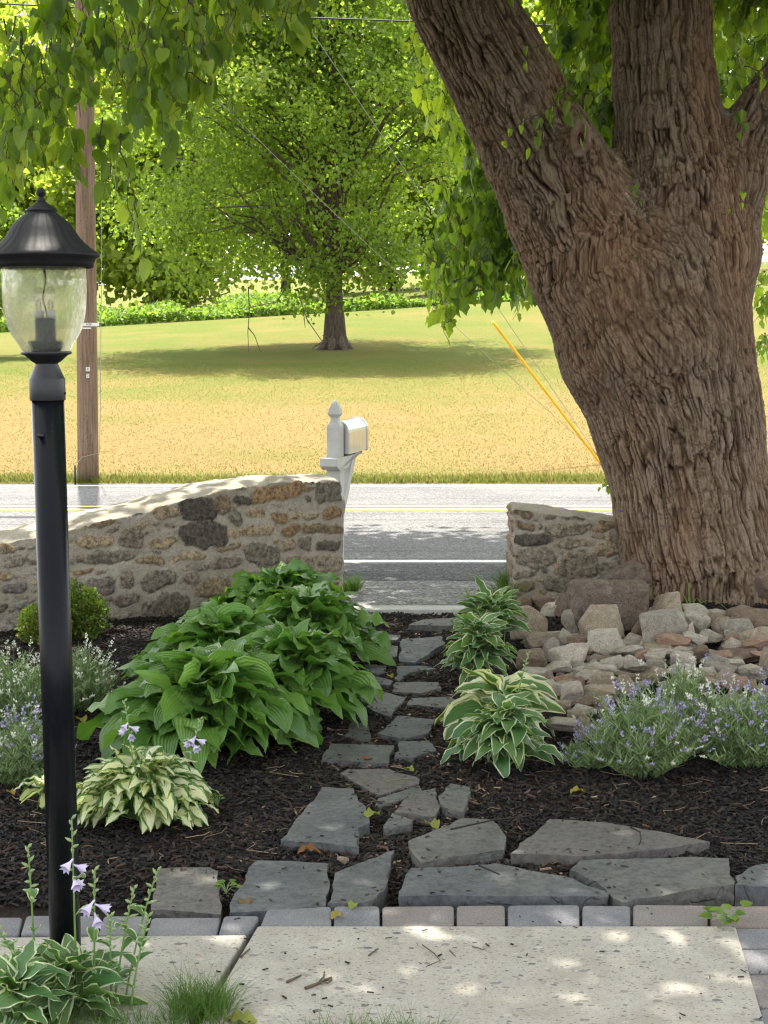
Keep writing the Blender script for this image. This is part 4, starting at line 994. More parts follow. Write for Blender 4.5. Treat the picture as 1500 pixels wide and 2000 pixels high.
# --- hanging sprays that the view shows
def spray(mbL, mbT, p0, p1, n, size, droop=0.25, rtone=(0, .7), seed=0, spread=0.05, tmpl=HEART, hang=0.8, twig=0.0025):
    r_ = np.random.default_rng(seed); p0 = np.array(p0); p1 = np.array(p1)
    t = np.linspace(0, 1, 9); pts = p0 + (p1 - p0) * t[:, None]; L = np.linalg.norm(p1 - p0)
    pts[:, 2] += droop * L * np.sin(t * np.pi) ; pts += np.stack([r_.normal(0, .012, 9), r_.normal(0, .02, 9), r_.normal(0, .008, 9)], 1) * t[:, None] * 2
    tube(mbT, pts, np.linspace(twig * 1.6, twig * .5, 9), 5, cap=False)
    tt_ = np.clip((np.arange(n) + r_.uniform(-.3, .3, n)) / n, 0.03, 1)
    base = np.stack([np.interp(tt_, t, pts[:, k]) for k in range(3)], 1)
    ax = norm((p1 - p0)[None])
    side = r_.normal(0, 1, (n, 3)); side = norm(side - (side * ax).sum(1, keepdims=True) * ax)
    pet = norm(side + 0.5 * ax + np.array([0, 0, -0.4])) * r_.uniform(.4, 1.0, (n, 1)) * spread
    pos = base + pet
    for b, q in zip(base, pos): tube(mbT, [b, (b + q) / 2 + np.array([0, 0, .004]), q], 0.0011, 3, cap=False)
    Yd = norm(np.stack([side[:, 0] * (1 - hang) + r_.normal(0, .16, n), side[:, 1] * (1 - hang) + r_.normal(0, .16, n), -hang + r_.normal(0, .18, n)], 1))
    Zd = r_.normal(0, 1.2, (n, 3)) + np.array([0, -0.5, 0.55])
    sz = r_.uniform(.45, 1.15, n) * size
    w_ = sz * r_.uniform(.72, 1.0, n)
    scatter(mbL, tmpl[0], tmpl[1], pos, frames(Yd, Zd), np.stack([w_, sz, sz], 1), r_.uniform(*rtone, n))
LF = MB(); TW = MB()
# upper left curtain, about 6-7.5 m away
lowx = [-120, 0, 60, 110, 160, 210, 260, 300, 350, 390, 430, 470, 520, 560, 600, 660, 720, 790]
lowy = [430, 400, 385, 330, 250, 255, 300, 300, 290, 215, 180, 90, 60, 120, 60, 30, 20, 15]
r_ = np.random.default_rng(3)
for k in range(165):
    x = r_.uniform(-140, 620) if k < 145 else r_.uniform(450, 840); low = np.interp(x, lowx, lowy) * r_.uniform(.35, 1.0) ** (0.7)
    Y = r_.uniform(6.0, 8.2); y0 = low - r_.uniform(110, 330)
    if k >= 145: low = min(low, 70) * r_.uniform(.2, 1)
    spray(LF, TW, PD(x - r_.uniform(-40, 60), y0, Y + r_.uniform(-.3, .3)), PD(x, low - 25, Y), int(r_.integers(11, 17)), .082 * r_.uniform(.7, 1.2), .12, (.05, 1.0), 100 + k, .045)
for k, (a, b, n) in enumerate([((330, 165), (492, 262), 12), ((380, 190), (440, 235), 6), ((20, 330), (30, 440), 8), ((60, 320), (90, 330), 6), ((120, 250), (148, 360), 10), ((150, 300), (140, 370), 7), ((200, 260), (205, 400), 12), ((260, 400), (272, 520), 10), ((235, 290), (262, 500), 9),
      ((380, 60), (412, 205), 14), ((560, -30), (582, 105), 12), ((600, -40), (590, 70), 9), ((350, 60), (372, 150), 12), ((280, 180), (330, 320), 10), ((-30, 350), (8, 470), 7)]):
    spray(LF, TW, PD(a[0], a[1] - 30, 7.0), PD(b[0], b[1] - 18, 6.7), n, .085, .1, (.35, 1.0) if k in (0, 1, 7, 8) else (.1, .8), 400 + k, .04)
# clump left of the trunk at mid height, behind it
def clump(cpx, cpy, sx, sy, Y, n, seed, tone, size=.095, tm=LOBED, L=110, sY=.4):
    r_ = np.random.default_rng(seed)
    for k in range(n):
        x = r_.normal(cpx, sx); y = r_.normal(cpy, sy); yy_ = Y + r_.uniform(-sY, sY); a = r_.normal(0, .5)
        spray(LF, TW, PD(x + math.sin(a) * L * .6 + 20, y - L * .8, yy_), PD(x, y, yy_ - .05), int(r_.integers(6, 11)), size * r_.uniform(.8, 1.15), .2, tone, seed * 31 + k, .05, tm)
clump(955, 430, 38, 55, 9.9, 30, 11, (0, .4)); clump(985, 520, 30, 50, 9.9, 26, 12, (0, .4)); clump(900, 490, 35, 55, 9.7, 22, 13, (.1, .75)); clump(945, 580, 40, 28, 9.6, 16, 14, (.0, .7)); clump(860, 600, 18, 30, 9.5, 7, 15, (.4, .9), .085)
clump(1030, 590, 10, 20, 9.5, 3, 16, (.3, .8), .085, L=70); clump(880, 230, 25, 60, 10.2, 14, 17, (.75, 1.0)); clump(840, 80, 25, 60, 10.2, 12, 18, (.8, 1.0)); clump(925, 330, 20, 50, 10.0, 12, 19, (.4, .9))  # yellowest clumps here have a sunlit tone painted into the leaf colour
clump(870, 640, 14, 16, 9.4, 3, 20, (.4, .9), .085, L=60)
clump(1130, 130, 40, 70, 9.7, 34, 21, (.0, .7)); clump(1110, 40, 60, 50, 9.9, 22, 22, (.2, .9)); clump(1150, 250, 30, 40, 9.5, 14, 23, (0, .5), L=70); clump(1180, 320, 15, 30, 9.6, 6, 24, (0, .3), L=60)
clump(1450, 60, 40, 60, 9.6, 26, 25, (.2, .9)); clump(1440, 170, 20, 50, 9.6, 12, 26, (.1, .8)); clump(1490, 410, 12, 40, 10.0, 8, 27, (.4, 1)); clump(1480, 585, 6, 20, 10.0, 3, 28, (.2, .8), L=40); clump(1485, 700, 8, 40, 9.9, 4, 29, (.3, .9), .06, L=60)
clump(1170, 830, 6, 16, 9.4, 2, 30, (.5, .9), .04, L=30, sY=.05); clump(1187, 950, 5, 8, 9.3, 2, 31, (.3, .8), .045, L=25, sY=.05)
# thin shoots in front of the bark
for k, (a, b, n, tone) in enumerate([((1075, 225), (970, 290), 7, (.6, .95)), ((1060, 250), (1020, 300), 4, (.6, .9)), ((1090, 90), (1000, 130), 5, (.6, .9)), ((1150, 180), (1090, 230), 8, (.3, .8)), ((1160, 120), (1120, 280), 10, (.1, .6)), ((1120, 160), (1065, 240), 9, (.3, .7)),
      ((1450, 130), (1500, 170), 4, (.5, .9)), ((985, -60), (992, 15), 3, (.5, .8)), ((1435, 60), (1440, 160), 6, (.2, .8)), ((1460, 370), (1435, 415), 6, (.5, 1)), ((1440, 210), (1450, 285), 5, (.1, .4)), ((1250, 385), (1240, 420), 4, (.2, .5)), ((1235, 350), (1232, 380), 4, (.1, .4))]):
    spray(LF, TW, PD(a[0], a[1], YT - .55), PD(b[0], b[1], YT - .62), n, .07 if k not in (9, 11, 12) else .035, .18, tone, 700 + k, .035)
# the crown above the frame
def crown_above():
    r_ = np.random.default_rng(42)
    top = lambda y: 1.62 + 0.2125 * y + 0.14
    cl = []
    while len(cl) < 420:
        p = r_.normal(0, 1, 3); p = p / np.linalg.norm(p) * r_.random() ** (1 / 2.4)
        c = np.array([0.6 + 7.2 * p[0], 8.8 + 6.0 * p[1], 5.9 + 3.4 * p[2]])
        if c[2] < top(c[1]) + 0.25: continue
        if c[1] < 3.6: continue
        if c[0] < -1.0 and r_.random() < .5: continue
        if c[0] < -.4 and c[1] > 10.4: continue
        cl.append(c)
    for k in range(42):  # extra unseen leaf clusters, added to deepen the shade on the road
        y_ = r_.uniform(11.6, 14.6); cl.append(np.array([r_.uniform(-.9, 3.2), y_, top(y_) + r_.uniform(.3, 2.2)]))
    cl = np.array(cl); n = 50000
    ci = r_.integers(0, len(cl), n); pos = cl[ci] + r_.normal(0, 1, (n, 3)) * np.array([.42, .42, .26])
    ok = pos[:, 2] > top(np.clip(pos[:, 1], 0, 99)); pos = pos[ok]; n = len(pos)
    Yd = np.stack([r_.normal(0, .6, n), r_.normal(0, .6, n), r_.normal(-.45, .4, n)], 1); Zd = np.stack([r_.normal(0, .5, n), r_.normal(0, .5, n), np.ones(n)], 1)
    sz = r_.uniform(.10, .17, n)
    scatter(LF, OVAL[0] * np.array([1.5, 1, 1]), OVAL[1], pos, frames(Yd, Zd), sz, r_.uniform(0, .8, n))
    return cl
cls = crown_above()
BR = MB()
r_ = np.random.default_rng(5)
ends = [BONES[1][-1][0], BONES[2][-1][0], BONES[3][-1][0]]
tops = [BONES[1][-2][0], BONES[2][-2][0], BONES[3][-2][0]]
for e_, (bn) in zip(ends, (BONES[1], BONES[2], BONES[3])):
    k0 = len(bn) - 3
    pts = [b[0] for b in bn[k0:]] ; rad = [b[1] * .97 for b in bn[k0:]]
    d = norm((pts[-1] - pts[-2])[None])[0]; pts.append(pts[-1] + d * .8 + np.array([0, 0, .3])); rad.append(.12)
    tube(BR, pts, rad, 16)
for c in cls[::3]:
    j = int(np.argmin([np.linalg.norm(c - e_) for e_ in ends])); e_ = ends[j] + np.array([0, 0, .3])
    m_ = (e_ + c) / 2 + np.array([0, 0, .35]) + r_.normal(0, .15, 3)
    if c[2] < 1.75 + .2125 * c[1] + .3: continue
    zc = 1.75 + .2125 * max(m_[1], 0) + .3; m_[2] = max(m_[2], zc)
    pts = [e_, (e_ * .6 + m_ * .4) + r_.normal(0, .06, 3) + np.array([0, 0, .08]), m_, m_ * .4 + c * .6 + r_.normal(0, .08, 3), c]
    tube(BR, pts, [.07, .05, .035, .022, .008], 7, cap=False)
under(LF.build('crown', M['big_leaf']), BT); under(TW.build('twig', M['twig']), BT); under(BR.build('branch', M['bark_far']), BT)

# ================================================================== TREES BEYOND THE ROAD
def tree(loc, H, rad, trunk_r, nleaf, lsize, label, mat, base_h=.25, group=None, seed=0, cat='tree', clumpn=140, squash=1.0, cl_sig=.09, tone=(0, 1), name='tree', lean=0, nbr=22, twigs=True, droop=0.0, cx=0.0):
    r_ = np.random.default_rng(seed); x, y = loc; z = float(zfield(np.array([x]), np.array([y]))[0]) - .05
    root = empty(name, (x, y, z), label, cat, group)
    T = MB(); ht = H * .8
    tz = np.linspace(0, 1, 9); pts = np.stack([lean * tz + .12 * trunk_r * 8 * vn(np.stack([tz * 3, tz * 0, tz * 0 + seed], 1), 3) * tz, .5 * trunk_r * vn(np.stack([tz * 3, tz * 0 + 5, tz * 0 + seed], 1), 4) * tz, tz * ht], 1)
    rr = trunk_r * (1 - .8 * tz) ; rr[0] *= 1.45; tube(T, pts, rr, 12)
    mb = MB(); cc = np.array([lean * .5 + cx, 0, H * (base_h + (1 - base_h) / 2)]); hz = H * (1 - base_h) / 2
    cl = []
    while len(cl) < clumpn:
        p = r_.normal(0, 1, 3); p /= np.linalg.norm(p); rr_ = r_.random() ** .42
        g = 1 + .22 * vn(np.array([p * 1.7 + seed]), 7)[0]
        c = cc + p * rr_ * np.array([rad, rad, hz]) * g
        if droop and c[2] < H * .5: c[2] -= droop * (np.hypot(c[0], c[1]) / rad) ** 2
        if c[2] < .5: continue
        cl.append(c)
    cl = np.array(cl)
    for c in cl[:nbr * 3:1 if twigs else 3]:
        t = np.clip(c[2] / ht - .25, .16, .85); s_ = np.array([np.interp(t, tz, pts[:, k]) for k in range(3)])
        m_ = s_ * .5 + c * .5 + np.array([0, 0, .06 * H]) + r_.normal(0, .02 * H, 3)
        tube(T, [s_, s_ * .6 + m_ * .4 + r_.normal(0, .015 * H, 3), m_, c * .7 + m_ * .3 + r_.normal(0, .01 * H, 3), c], np.array([.24, .18, .12, .07, .02]) * trunk_r, 6, cap=False)
    ci = r_.integers(0, len(cl), nleaf); sig = cl_sig * rad
    pos = cl[ci] + r_.normal(0, 1, (nleaf, 3)) * np.array([sig, sig, sig * .65]) * squash
    pos = pos[pos[:, 2] > .3]; n = len(pos)
    Yd = r_.normal(0, 1, (n, 3)) + np.array([0, 0, -.5]); Zd = r_.normal(0, .7, (n, 3)) + np.array([0, 0, .8])
    tn = (r_.random(len(cl)) * .5)[ci[:n]] + r_.random(n) * .5
    scatter(mb, OVAL[0] * np.array([1.4, 1, 1]), OVAL[1], pos, frames(Yd, Zd), r_.uniform(.7, 1.2, n) * lsize, tone[0] + tn * (tone[1] - tone[0]))
    mb.build('crown', mat, root); T.build('trunk', M['bark_far'], root)
    return root, z
FT, zf = tree((-1.27, 40.0), 14.5, 5.0, .23, 100000, .115, 'broad leafy tree standing alone on the lawn with its shadow beneath', M['field_leaf'], base_h=.10, seed=4, clumpn=420, cl_sig=.08, lean=.1, tone=(0, .93), droop=.5, nbr=60, cx=-.9)
# bare drooping twigs below its crown, and the dry brush at its foot
mb = MB(); T0 = Vector(FT.location)
for pl_ in ([(485, 560), (487, 610), (484, 650), (486, 690)], [(485, 640), (497, 655), (510, 690)], [(585, 580), (600, 625), (628, 665), (640, 668)], [(592, 600), (596, 640)], [(560, 560), (540, 590), (480, 602)], [(450, 570), (405, 585), (340, 612)], [(610, 680), (640, 660), (668, 676)], [(615, 676), (648, 664), (684, 682)], [(630, 655), (655, 668), (690, 672)]):
    tube(mb, [np.array(PD(a, b, 39.2)) - np.array(T0) for a, b in pl_], np.linspace(.016, .007, len(pl_)), 5, cap=False)
mb.build('dead_twig', M['bark_far'], FT)
mb = MB()   # flare of roots
for a in np.linspace(0, 6.28, 8)[:-1]:
    tube(mb, [(math.cos(a) * .15, math.sin(a) * .15, .5), (math.cos(a) * .28, math.sin(a) * .28, .15), (math.cos(a) * .5, math.sin(a) * .5, -.03)], [.1, .11, .06], 8)
mb.build('root', M['bark_far'], FT)
far = [((-9.5, 62), 13, 4.6, 'bright tree behind the utility pole, nearest of the far row', 'far_leaf', .03), ((-17, 66), 17, 6, 'tall pale green tree at the left end of the far row', 'far_leaf', .03),
       ((-4.5, 70), 17, 5.6, 'tree directly behind the left half of the lone lawn tree', 'far_leaf', .04), ((3.4, 69), 16, 4.8, 'bright tree right of the lawn tree trunk in the far row', 'far_leaf', .05), ((10, 76), 18, 5.5, 'far tree partly hidden by the leaning limb', 'far_leaf', .05),
       ((18.5, 96), 17, 6.5, 'dark tree beyond the white picket fence', 'far_leaf_dark', .03), ((-12.5, 88), 24, 8, 'tall tree rising behind the far row on the left', 'far_leaf', .05), ((0.5, 96), 22, 7.5, 'distant tree seen through the lawn tree', 'far_leaf', .05),
       ((-24, 84), 22, 8, 'distant tree at the extreme left edge', 'far_leaf', .03), ((27, 80), 14, 6, 'bright bushy tree right of the picket fence', 'far_leaf', .03), ((8, 108), 23, 8, 'distant tree between the lawn tree and the big trunk', 'far_leaf', .05)]
for k, (p, H, rd, lab, m, bh) in enumerate(far):
    p = (p[0] * 1.08, p[1] + 7)
    tree(p, H, rd, .22, 20000, .34 if p[1] < 80 else .5, lab, M[m], base_h=bh, seed=20 + k, clumpn=130, cl_sig=.13, group='trees beyond the lawn', twigs=False, nbr=20)
tree((-10.2, 38.5), 4.0, 1.6, .06, 9000, .10, 'dark leafy bush at the left edge behind the lamp', M['field_leaf'], base_h=.02, seed=60, cat='bush', name='bush', clumpn=80, cl_sig=.12, tone=(0, .5), twigs=False, nbr=12)
tree((18.3, 69), 3.2, 1.9, .05, 6000, .12, 'sunlit pale bush in front of the white picket fence', M['far_leaf'], base_h=.02, seed=61, cat='bush', name='bush', clumpn=60, cl_sig=.14, tone=(.5, 1), twigs=False, nbr=8)
# weed strip at the far edge of the lawn
r_ = np.random.default_rng(9); mb = MB(); n = 26000
x = r_.uniform(-19, 12, n); y = 57.5 + r_.random(n) ** 1.5 * 5 + .03 * x
hgt = 1.0 * np.clip(sm(-.35, .6, vn(np.stack([x * .55, y * .2, x * 0], 1), 45)), .12, 1) * (.35 + .75 * (vn(np.stack([x * .8, y * .5, x * 0], 1), 5) * .5 + .5)) * r_.random(n) ** .6 * np.interp(x, [-19, -6, 0, 5, 12], [1.15, 1.0, .5, .22, .15])
pos = np.stack([x, y, zfield(x, y) + hgt], 1)
scatter(mb, OVAL[0] * np.array([1.3, 1, 1]), OVAL[1], pos, frames(r_.normal(0, 1, (n, 3)), r_.normal(0, .6, (n, 3)) + np.array([0, 0, .8])), r_.uniform(.10, .22, n), r_.random(n))
tag(mb.build('undergrowth', M['weed_leaf']), 'tall sunlit weeds along the far edge of the lawn', kind='stuff')
# little pale slatted box in the weeds
p = PD(346, 608, 57.2); zb = float(zfield(np.array([p[0]]), np.array([57.2]))[0])
ub = empty('utility_box', (p[0], 58.4, zb), 'small pale slatted box half hidden in the far weeds', 'box')
mb = MB(); box(mb, (-.2, -.15, 0), (.2, .2, .26)); bev(mb.build('body', M['white'], ub), .01)
mb = MB()
for k in range(4): box(mb, (-.17, -.175, .03 + k * .055), (.17, -.152, .06 + k * .055))
mb.build('slats', M['tin'], ub)
# white picket fence far right
fr_ = empty('picket_fence', (18.6, 75, 0), 'white picket fence on the rise at the far right', 'fence')
zz = lambda xx: float(zfield(np.array([xx]), np.array([75.0]))[0])
mb = MB(); po = MB()
for k in range(34):
    xx = 17.3 + k * .18; z0 = zz(xx)
    box(mb, (xx - .035 - 18.6, -.01, z0 + .06), (xx + .035 - 18.6, .012, z0 + .86)); V = [(xx - .035 - 18.6, -.01, z0 + .86), (xx + .035 - 18.6, -.01, z0 + .86), (xx - 18.6, -.01, z0 + .93), (xx - .035 - 18.6, .012, z0 + .86), (xx + .035 - 18.6, .012, z0 + .86), (xx - 18.6, .012, z0 + .93)]
    mb.add(V, [(0, 1, 2), (5, 4, 3), (0, 2, 5, 3), (1, 4, 5, 2)], smooth=False)
mb.build('pickets', M['white'], fr_)
mb = MB()
for dz in (.2, .68): tube(mb, [(xx - 18.6, .04, zz(xx) + dz) for xx in (17.2, 19, 21, 23.4)], .03, 4, flat=True)
mb.build('rail', M['white'], fr_)
for xx in (17.2, 19.2, 21.2, 23.3):
    mb = MB(); box(mb, (xx - .06 - 18.6, .03, zz(xx) - .1), (xx + .06 - 18.6, .14, zz(xx) + 1.0)); mb.build('post', M['white'], fr_)

# grass blades: lawn across the road
def blades(n, xr, yr, hr, wid, zf_, seed, mat, lab, tonefn, ypow=1.0, name='grass', lean=.35, vis=.27):
    r_ = np.random.default_rng(seed); x = r_.uniform(*xr, n); y = yr[0] + (yr[1] - yr[0]) * r_.random(n) ** ypow
    k = np.abs(x) < y * vis + .4; x, y = x[k], y[k]; n = len(x)
    h = r_.uniform(*hr, n); a = r_.uniform(0, 2 * np.pi, n); l = r_.normal(0, lean, (n, 2))
    z = zf_(x, y) - .004
    b0 = np.stack([x - np.cos(a) * wid, y - np.sin(a) * wid, z], 1); b1 = np.stack([x + np.cos(a) * wid, y + np.sin(a) * wid, z], 1)
    m0 = np.stack([x + l[:, 0] * h * .35 - np.cos(a) * wid * .7, y + l[:, 1] * h * .35 - np.sin(a) * wid * .7, z + h * .6], 1); m1 = m0 + np.stack([np.cos(a) * wid * 1.4, np.sin(a) * wid * 1.4, 0 * x], 1)
    tp = np.stack([x + l[:, 0] * h, y + l[:, 1] * h, z + h], 1)
    V = np.stack([b0, b1, m1, m0, tp], 1).reshape(-1, 3); i = np.arange(n)[:, None] * 5
    mb = MB(); mb.add(V, i + np.array([[0, 1, 2, 3]]), rnd=tonefn(x, y, r_)); mb.F.append((i + np.array([[3, 2, 4]]), 0, tonefn(x, y, np.random.default_rng(seed + 1)), True))
    return tag(mb.build(name, mat), lab, kind='stuff')
def tone1(x, y, r_):
    g = .62 + .6 * vn(np.stack([x * .5, y * .35, x * 0], 1), 8) + .35 * vn(np.stack([x * 2.2, y * 1.6, x * 0], 1), 9) - .5 * (1 - sm(16.9, 18.6, y)) - .55 * sm(23, 33, y)
    return np.clip(g + r_.normal(0, .09, len(x)), 0, 1)
blades(90000, (-9, 9), (16.97, 36), (.010, .026), .007, zfield, 1, M['dry_blade'], 'dry golden lawn grass beyond the road', tone1, 1.5)
blades(9000, (-5.5, 5.5), (16.93, 17.35), (.04, .09), .006, zfield, 2, M['dry_blade'], 'greener longer grass along the far road edge', lambda x, y, r_: np.clip(r_.normal(.22, .2, len(x)), 0, 1))

# ================================================================== UTILITY POLE, WIRES
YP = 17.15
pb = PD(172, 937, YP); zp = float(zfield(np.array([pb[0]]), np.array([YP]))[0])
UP_ = empty('utility_pole', (pb[0], YP, zp), 'weathered brown wooden utility pole behind the lamp post at the far road edge', 'pole')
mb = MB(); t = np.linspace(0, 1, 24); tube(mb, np.stack([.0 + .0135 * 9.5 * t * 1.0, 0 * t, -.1 + 9.6 * t], 1), .118 - .034 * t, 28); mb.build('shaft', M['pole'], UP_)
def polepart(name, px, py, w_, h_, m, txt=None):
    p = PD(px, py, YP - .13); mb = MB(); box(mb, (-w_ / 2, -.004, -h_ / 2), (w_ / 2, .004, h_ / 2)); o = bev(mb.build(name, m, UP_), .002)
    o.location = (p[0] - pb[0], -.13, p[2] - zp)
    if txt:
        cu = bpy.data.curves.new('lettering', 'FONT'); cu.body = txt; cu.size = h_ * .95; cu.align_x = 'CENTER'; cu.align_y = 'CENTER'; cu.extrude = .0006
        cu.materials.append(M['ink']); f0 = bpy.data.objects.new('f', cu); C.objects.link(f0); fm_ = bpy.data.meshes.new_from_object(f0.evaluated_get(bpy.context.evaluated_depsgraph_get())); bpy.data.objects.remove(f0); f = bpy.data.objects.new('lettering', fm_); C.objects.link(f); f.parent = o; f.location = (-.02 if w_ > .1 else 0, -.0052, 0); f.rotation_euler = (R(90), 0, 0)
    return o
polepart('number_tag', 177, 634, .19, .036, M['white'], 'AMP'); polepart('strip_tag', 169, 641, .10, .014, M['white'])
polepart('small_tag', 171.5, 721, .042, .046, M['white'], '8'); polepart('small_tag', 171.5, 734, .03, .044, M['white'], '2')
mb = MB(); pts = [PD(a, b, YP - .135) - np.array([pb[0], YP, zp]) for a, b in [(198, 300), (198, 560), (197, 640), (196, 800), (194, 885), (180, 888), (160, 893), (152, 904), (149, 936)]]; pts = [np.array([p[0], max(-.135, -.135), p[2]]) for p in pts]
tube(mb, pts, .004, 5, cap=False); mb.build('ground_wire', M['cable'], UP_)
mb = MB(); p = PD(147, 937, YP - .3); tube(mb, [p - np.array([0, 0, .1]), p + np.array([0, 0, .16])], .012, 6); tag(mb.build('marker_stake', M['ink']), 'short thin dark stake left of the utility pole foot', 'stake')
mb = MB(); box(mb, (-1.1, -.05, 8.7), (1.3, .05, 8.82)); mb.build('crossarm', M['pole'], UP_)
anc = PD(1200, 932, 18.4)
def wire(name, p0, p1, sag, r_, m, lab, cat, n=30, parent=None):
    t = np.linspace(0, 1, n); pts = np.array(p0) + (np.array(p1) - np.array(p0)) * t[:, None]; pts[:, 2] -= sag * 4 * t * (1 - t)
    mb = MB(); tube(mb, pts, r_, 6); o = mb.build(name, m)
    if parent is not None: o.parent = parent; return o
    return tag(o, lab, cat)
ptop = lambda z: np.array([pb[0] + .0135 * z, YP, z + zp])
# guy 1: seen through (620,80) (870,500) (960,625) (1160,880)
g0 = PD(180, -575, YP); ga = PD(1165, 887, 18.4)
dirg = ga - g0; g00 = g0
G1 = empty('guy_wire', tuple(ga), 'pale guy wire with a yellow plastic guard slanting down behind the big trunk', 'wire')
w1 = wire('wire', g00 - ga, dirg * .06, 0, .004, M['cable'], '', '', parent=G1)
w1 = wire('wire_guard', PD(962, 628, 18.15) - ga, dirg * .05, 0, .019, M['yellow_guard'], '', '', parent=G1)
G2 = wire('guy_wire', PD(180, -50, YP), PD(1168, 888, 18.4), .10, .003, M['cable'], 'thinner sagging guy wire below the yellow guard', 'wire')
wire('overhead_cable', PD(-40, 5, 17.4), PD(1700, 62, 17.4), .05, .009, M['ink'], 'dark overhead cable running across the top through the leaves', 'cable')
mb = MB(); anch = ga + dirg * .06
tube(mb, [anch - np.array([0, 0, .6]), anch + np.array([0, 0, .02])], .02, 8); mb.build('anchor_rod', M['cable'], G1).location = -Vector(ga)

# ================================================================== MAILBOX
YM = 10.55
mp = PD(655, 930, YM)
MBX = empty('mailbox', (mp[0], YM, ZR), 'pale metal mailbox on a white gothic-topped post beyond the long wall', 'mailbox', rz=R(-15))
hz = lambda py: PD(655, py, YM)[2] - ZR
mb = MB()
def sq(hw, z): return [(-hw, -hw, z), (hw, -hw, z), (hw, hw, z), (-hw, hw, z)]
k = YM / 3000
prof = [(.0475, -.2), (.0475, hz(891)), (.0475, hz(834)), (.044, hz(829)), (.029, hz(823)), (.025, hz(820)), (.025, hz(815)), (.034, hz(812)), (.042, hz(809)), (.042, hz(807)), (.034, hz(797)), (.022, hz(788)), (.011, hz(783.5)), (.003, hz(782))]
V = [v for r_, z in prof for v in sq(r_, z)]; n = len(prof)
F = [(i * 4 + q, i * 4 + (q + 1) % 4, (i + 1) * 4 + (q + 1) % 4, (i + 1) * 4 + q) for i in range(n - 1) for q in range(4)] + [((n - 1) * 4, (n - 1) * 4 + 1, (n - 1) * 4 + 2, (n - 1) * 4 + 3)]
mb.add(V, F, smooth=False); bev(mb.build('post', M['white_vinyl'], MBX), .003)
za, zb = hz(916), hz(892)
mb = MB(); ww = .062
V = [(-ww, -.16, za + .03), (ww, -.16, za + .03), (ww, -.16, zb), (-ww, -.16, zb), (-ww, .30, za + .09), (ww, .30, za + .09), (ww, .48, zb), (-ww, .48, zb), (-ww, -.10, za), (ww, -.10, za), (ww, .1, za), (-ww, .1, za)]
mb.add(V, [(0, 1, 2, 3), (1, 9, 10, 5, 6, 2), (0, 3, 7, 4, 11, 8), (3, 2, 6, 7), (0, 8, 9, 1), (8, 11, 10, 9), (11, 4, 5, 10), (4, 7, 6, 5)], smooth=False)
bev(mb.build('arm', M['white_vinyl'], MBX), .004)
mb = MB(); box(mb, (-.035, -.035, 0), (.035, .035, .52), M=Matrix.Translation((0, .05, za - .34)) @ Matrix.Rotation(R(-38), 4, 'X')); bev(mb.build('brace', M['white_vinyl'], MBX), .003)
# the box: rounded-top shell
zb0, zb1, hw = hz(888), hz(823), .082
def arch(hw, z0, z1, y):
    r_ = hw; out = [(-hw, y, z0), (-hw, y, z1 - r_)]
    for q in range(1, 12): a = math.pi - math.pi * q / 12; out.append((r_ * math.cos(a), y, z1 - r_ + r_ * math.sin(a)))
    return out + [(hw, y, z1 - r_), (hw, y, z0)]
mb = MB(); yb0, yb1 = .065, .53
secs = [arch(hw - .006, zb0, zb1 - .006, yb0), arch(hw, zb0, zb1, yb0 + .004), arch(hw, zb0, zb1, yb1)]
V = [v for s_ in secs for v in s_]; n = len(secs[0])
F = [(i * n + q, (i + 1) * n + q, (i + 1) * n + q + 1, i * n + q + 1) for i in range(2) for q in range(n - 1)] + [tuple(range(n)), tuple(range(2 * n, 3 * n))[::-1], (0, n - 1, 2 * n - 1, n), (n, 2 * n - 1, 3 * n - 1, 2 * n)]
mb.add(V, F, smooth=False); o = mb.build('box', M['tin'], MBX); bx_o = o
mb = MB(); secs = [arch(hw + .005, zb0 - .006, zb1 + .006, yb1 - .02), arch(hw + .005, zb0 - .006, zb1 + .006, yb1 + .012)]
V = [v for s_ in secs for v in s_]
mb.add(V, [(q, n + q, n + q + 1, q + 1) for q in range(n - 1)] + [tuple(range(n)), tuple(range(n, 2 * n))[::-1], (0, n - 1, 2 * n - 1, n)], smooth=False); mb.build('door', M['tin'], MBX)
mb = MB()                                     # white zigzag strokes on the side
def stroke(pts, x=hw + .0022, wd=.0035):
    for (a, b) in zip(pts[:-1], pts[1:]):
        a = np.array(a); b = np.array(b); d = (b - a) / np.linalg.norm(b - a); n_ = np.array([-d[1], d[0]]) * wd
        mb.add([(x, *(a - n_)), (x, *(b - n_)), (x, *(b + n_)), (x, *(a + n_))], [(0, 1, 2, 3)], smooth=False)
z0 = zb0 + .012
stroke([(.10, z0), (.125, z0 + .042), (.15, z0)]); stroke([(.11, z0 + .015), (.14, z0 + .015)])
stroke([(.18, z0 + .042), (.20, z0 + .02), (.22, z0 + .042)]); stroke([(.20, z0), (.20, z0 + .02)])
stroke([(.25, z0), (.275, z0 + .042), (.30, z0)]); stroke([(.26, z0 + .015), (.29, z0 + .015)])
stroke([(.33, z0), (.345, z0 + .03), (.36, z0)])
mb.build('zigzag_marks', M['white'], bx_o)
mb = MB(); box(mb, (-.05, .055, zb0 - .028), (.05, .5, zb0 - .004)); mb.build('mount_board', M['ink'], MBX)

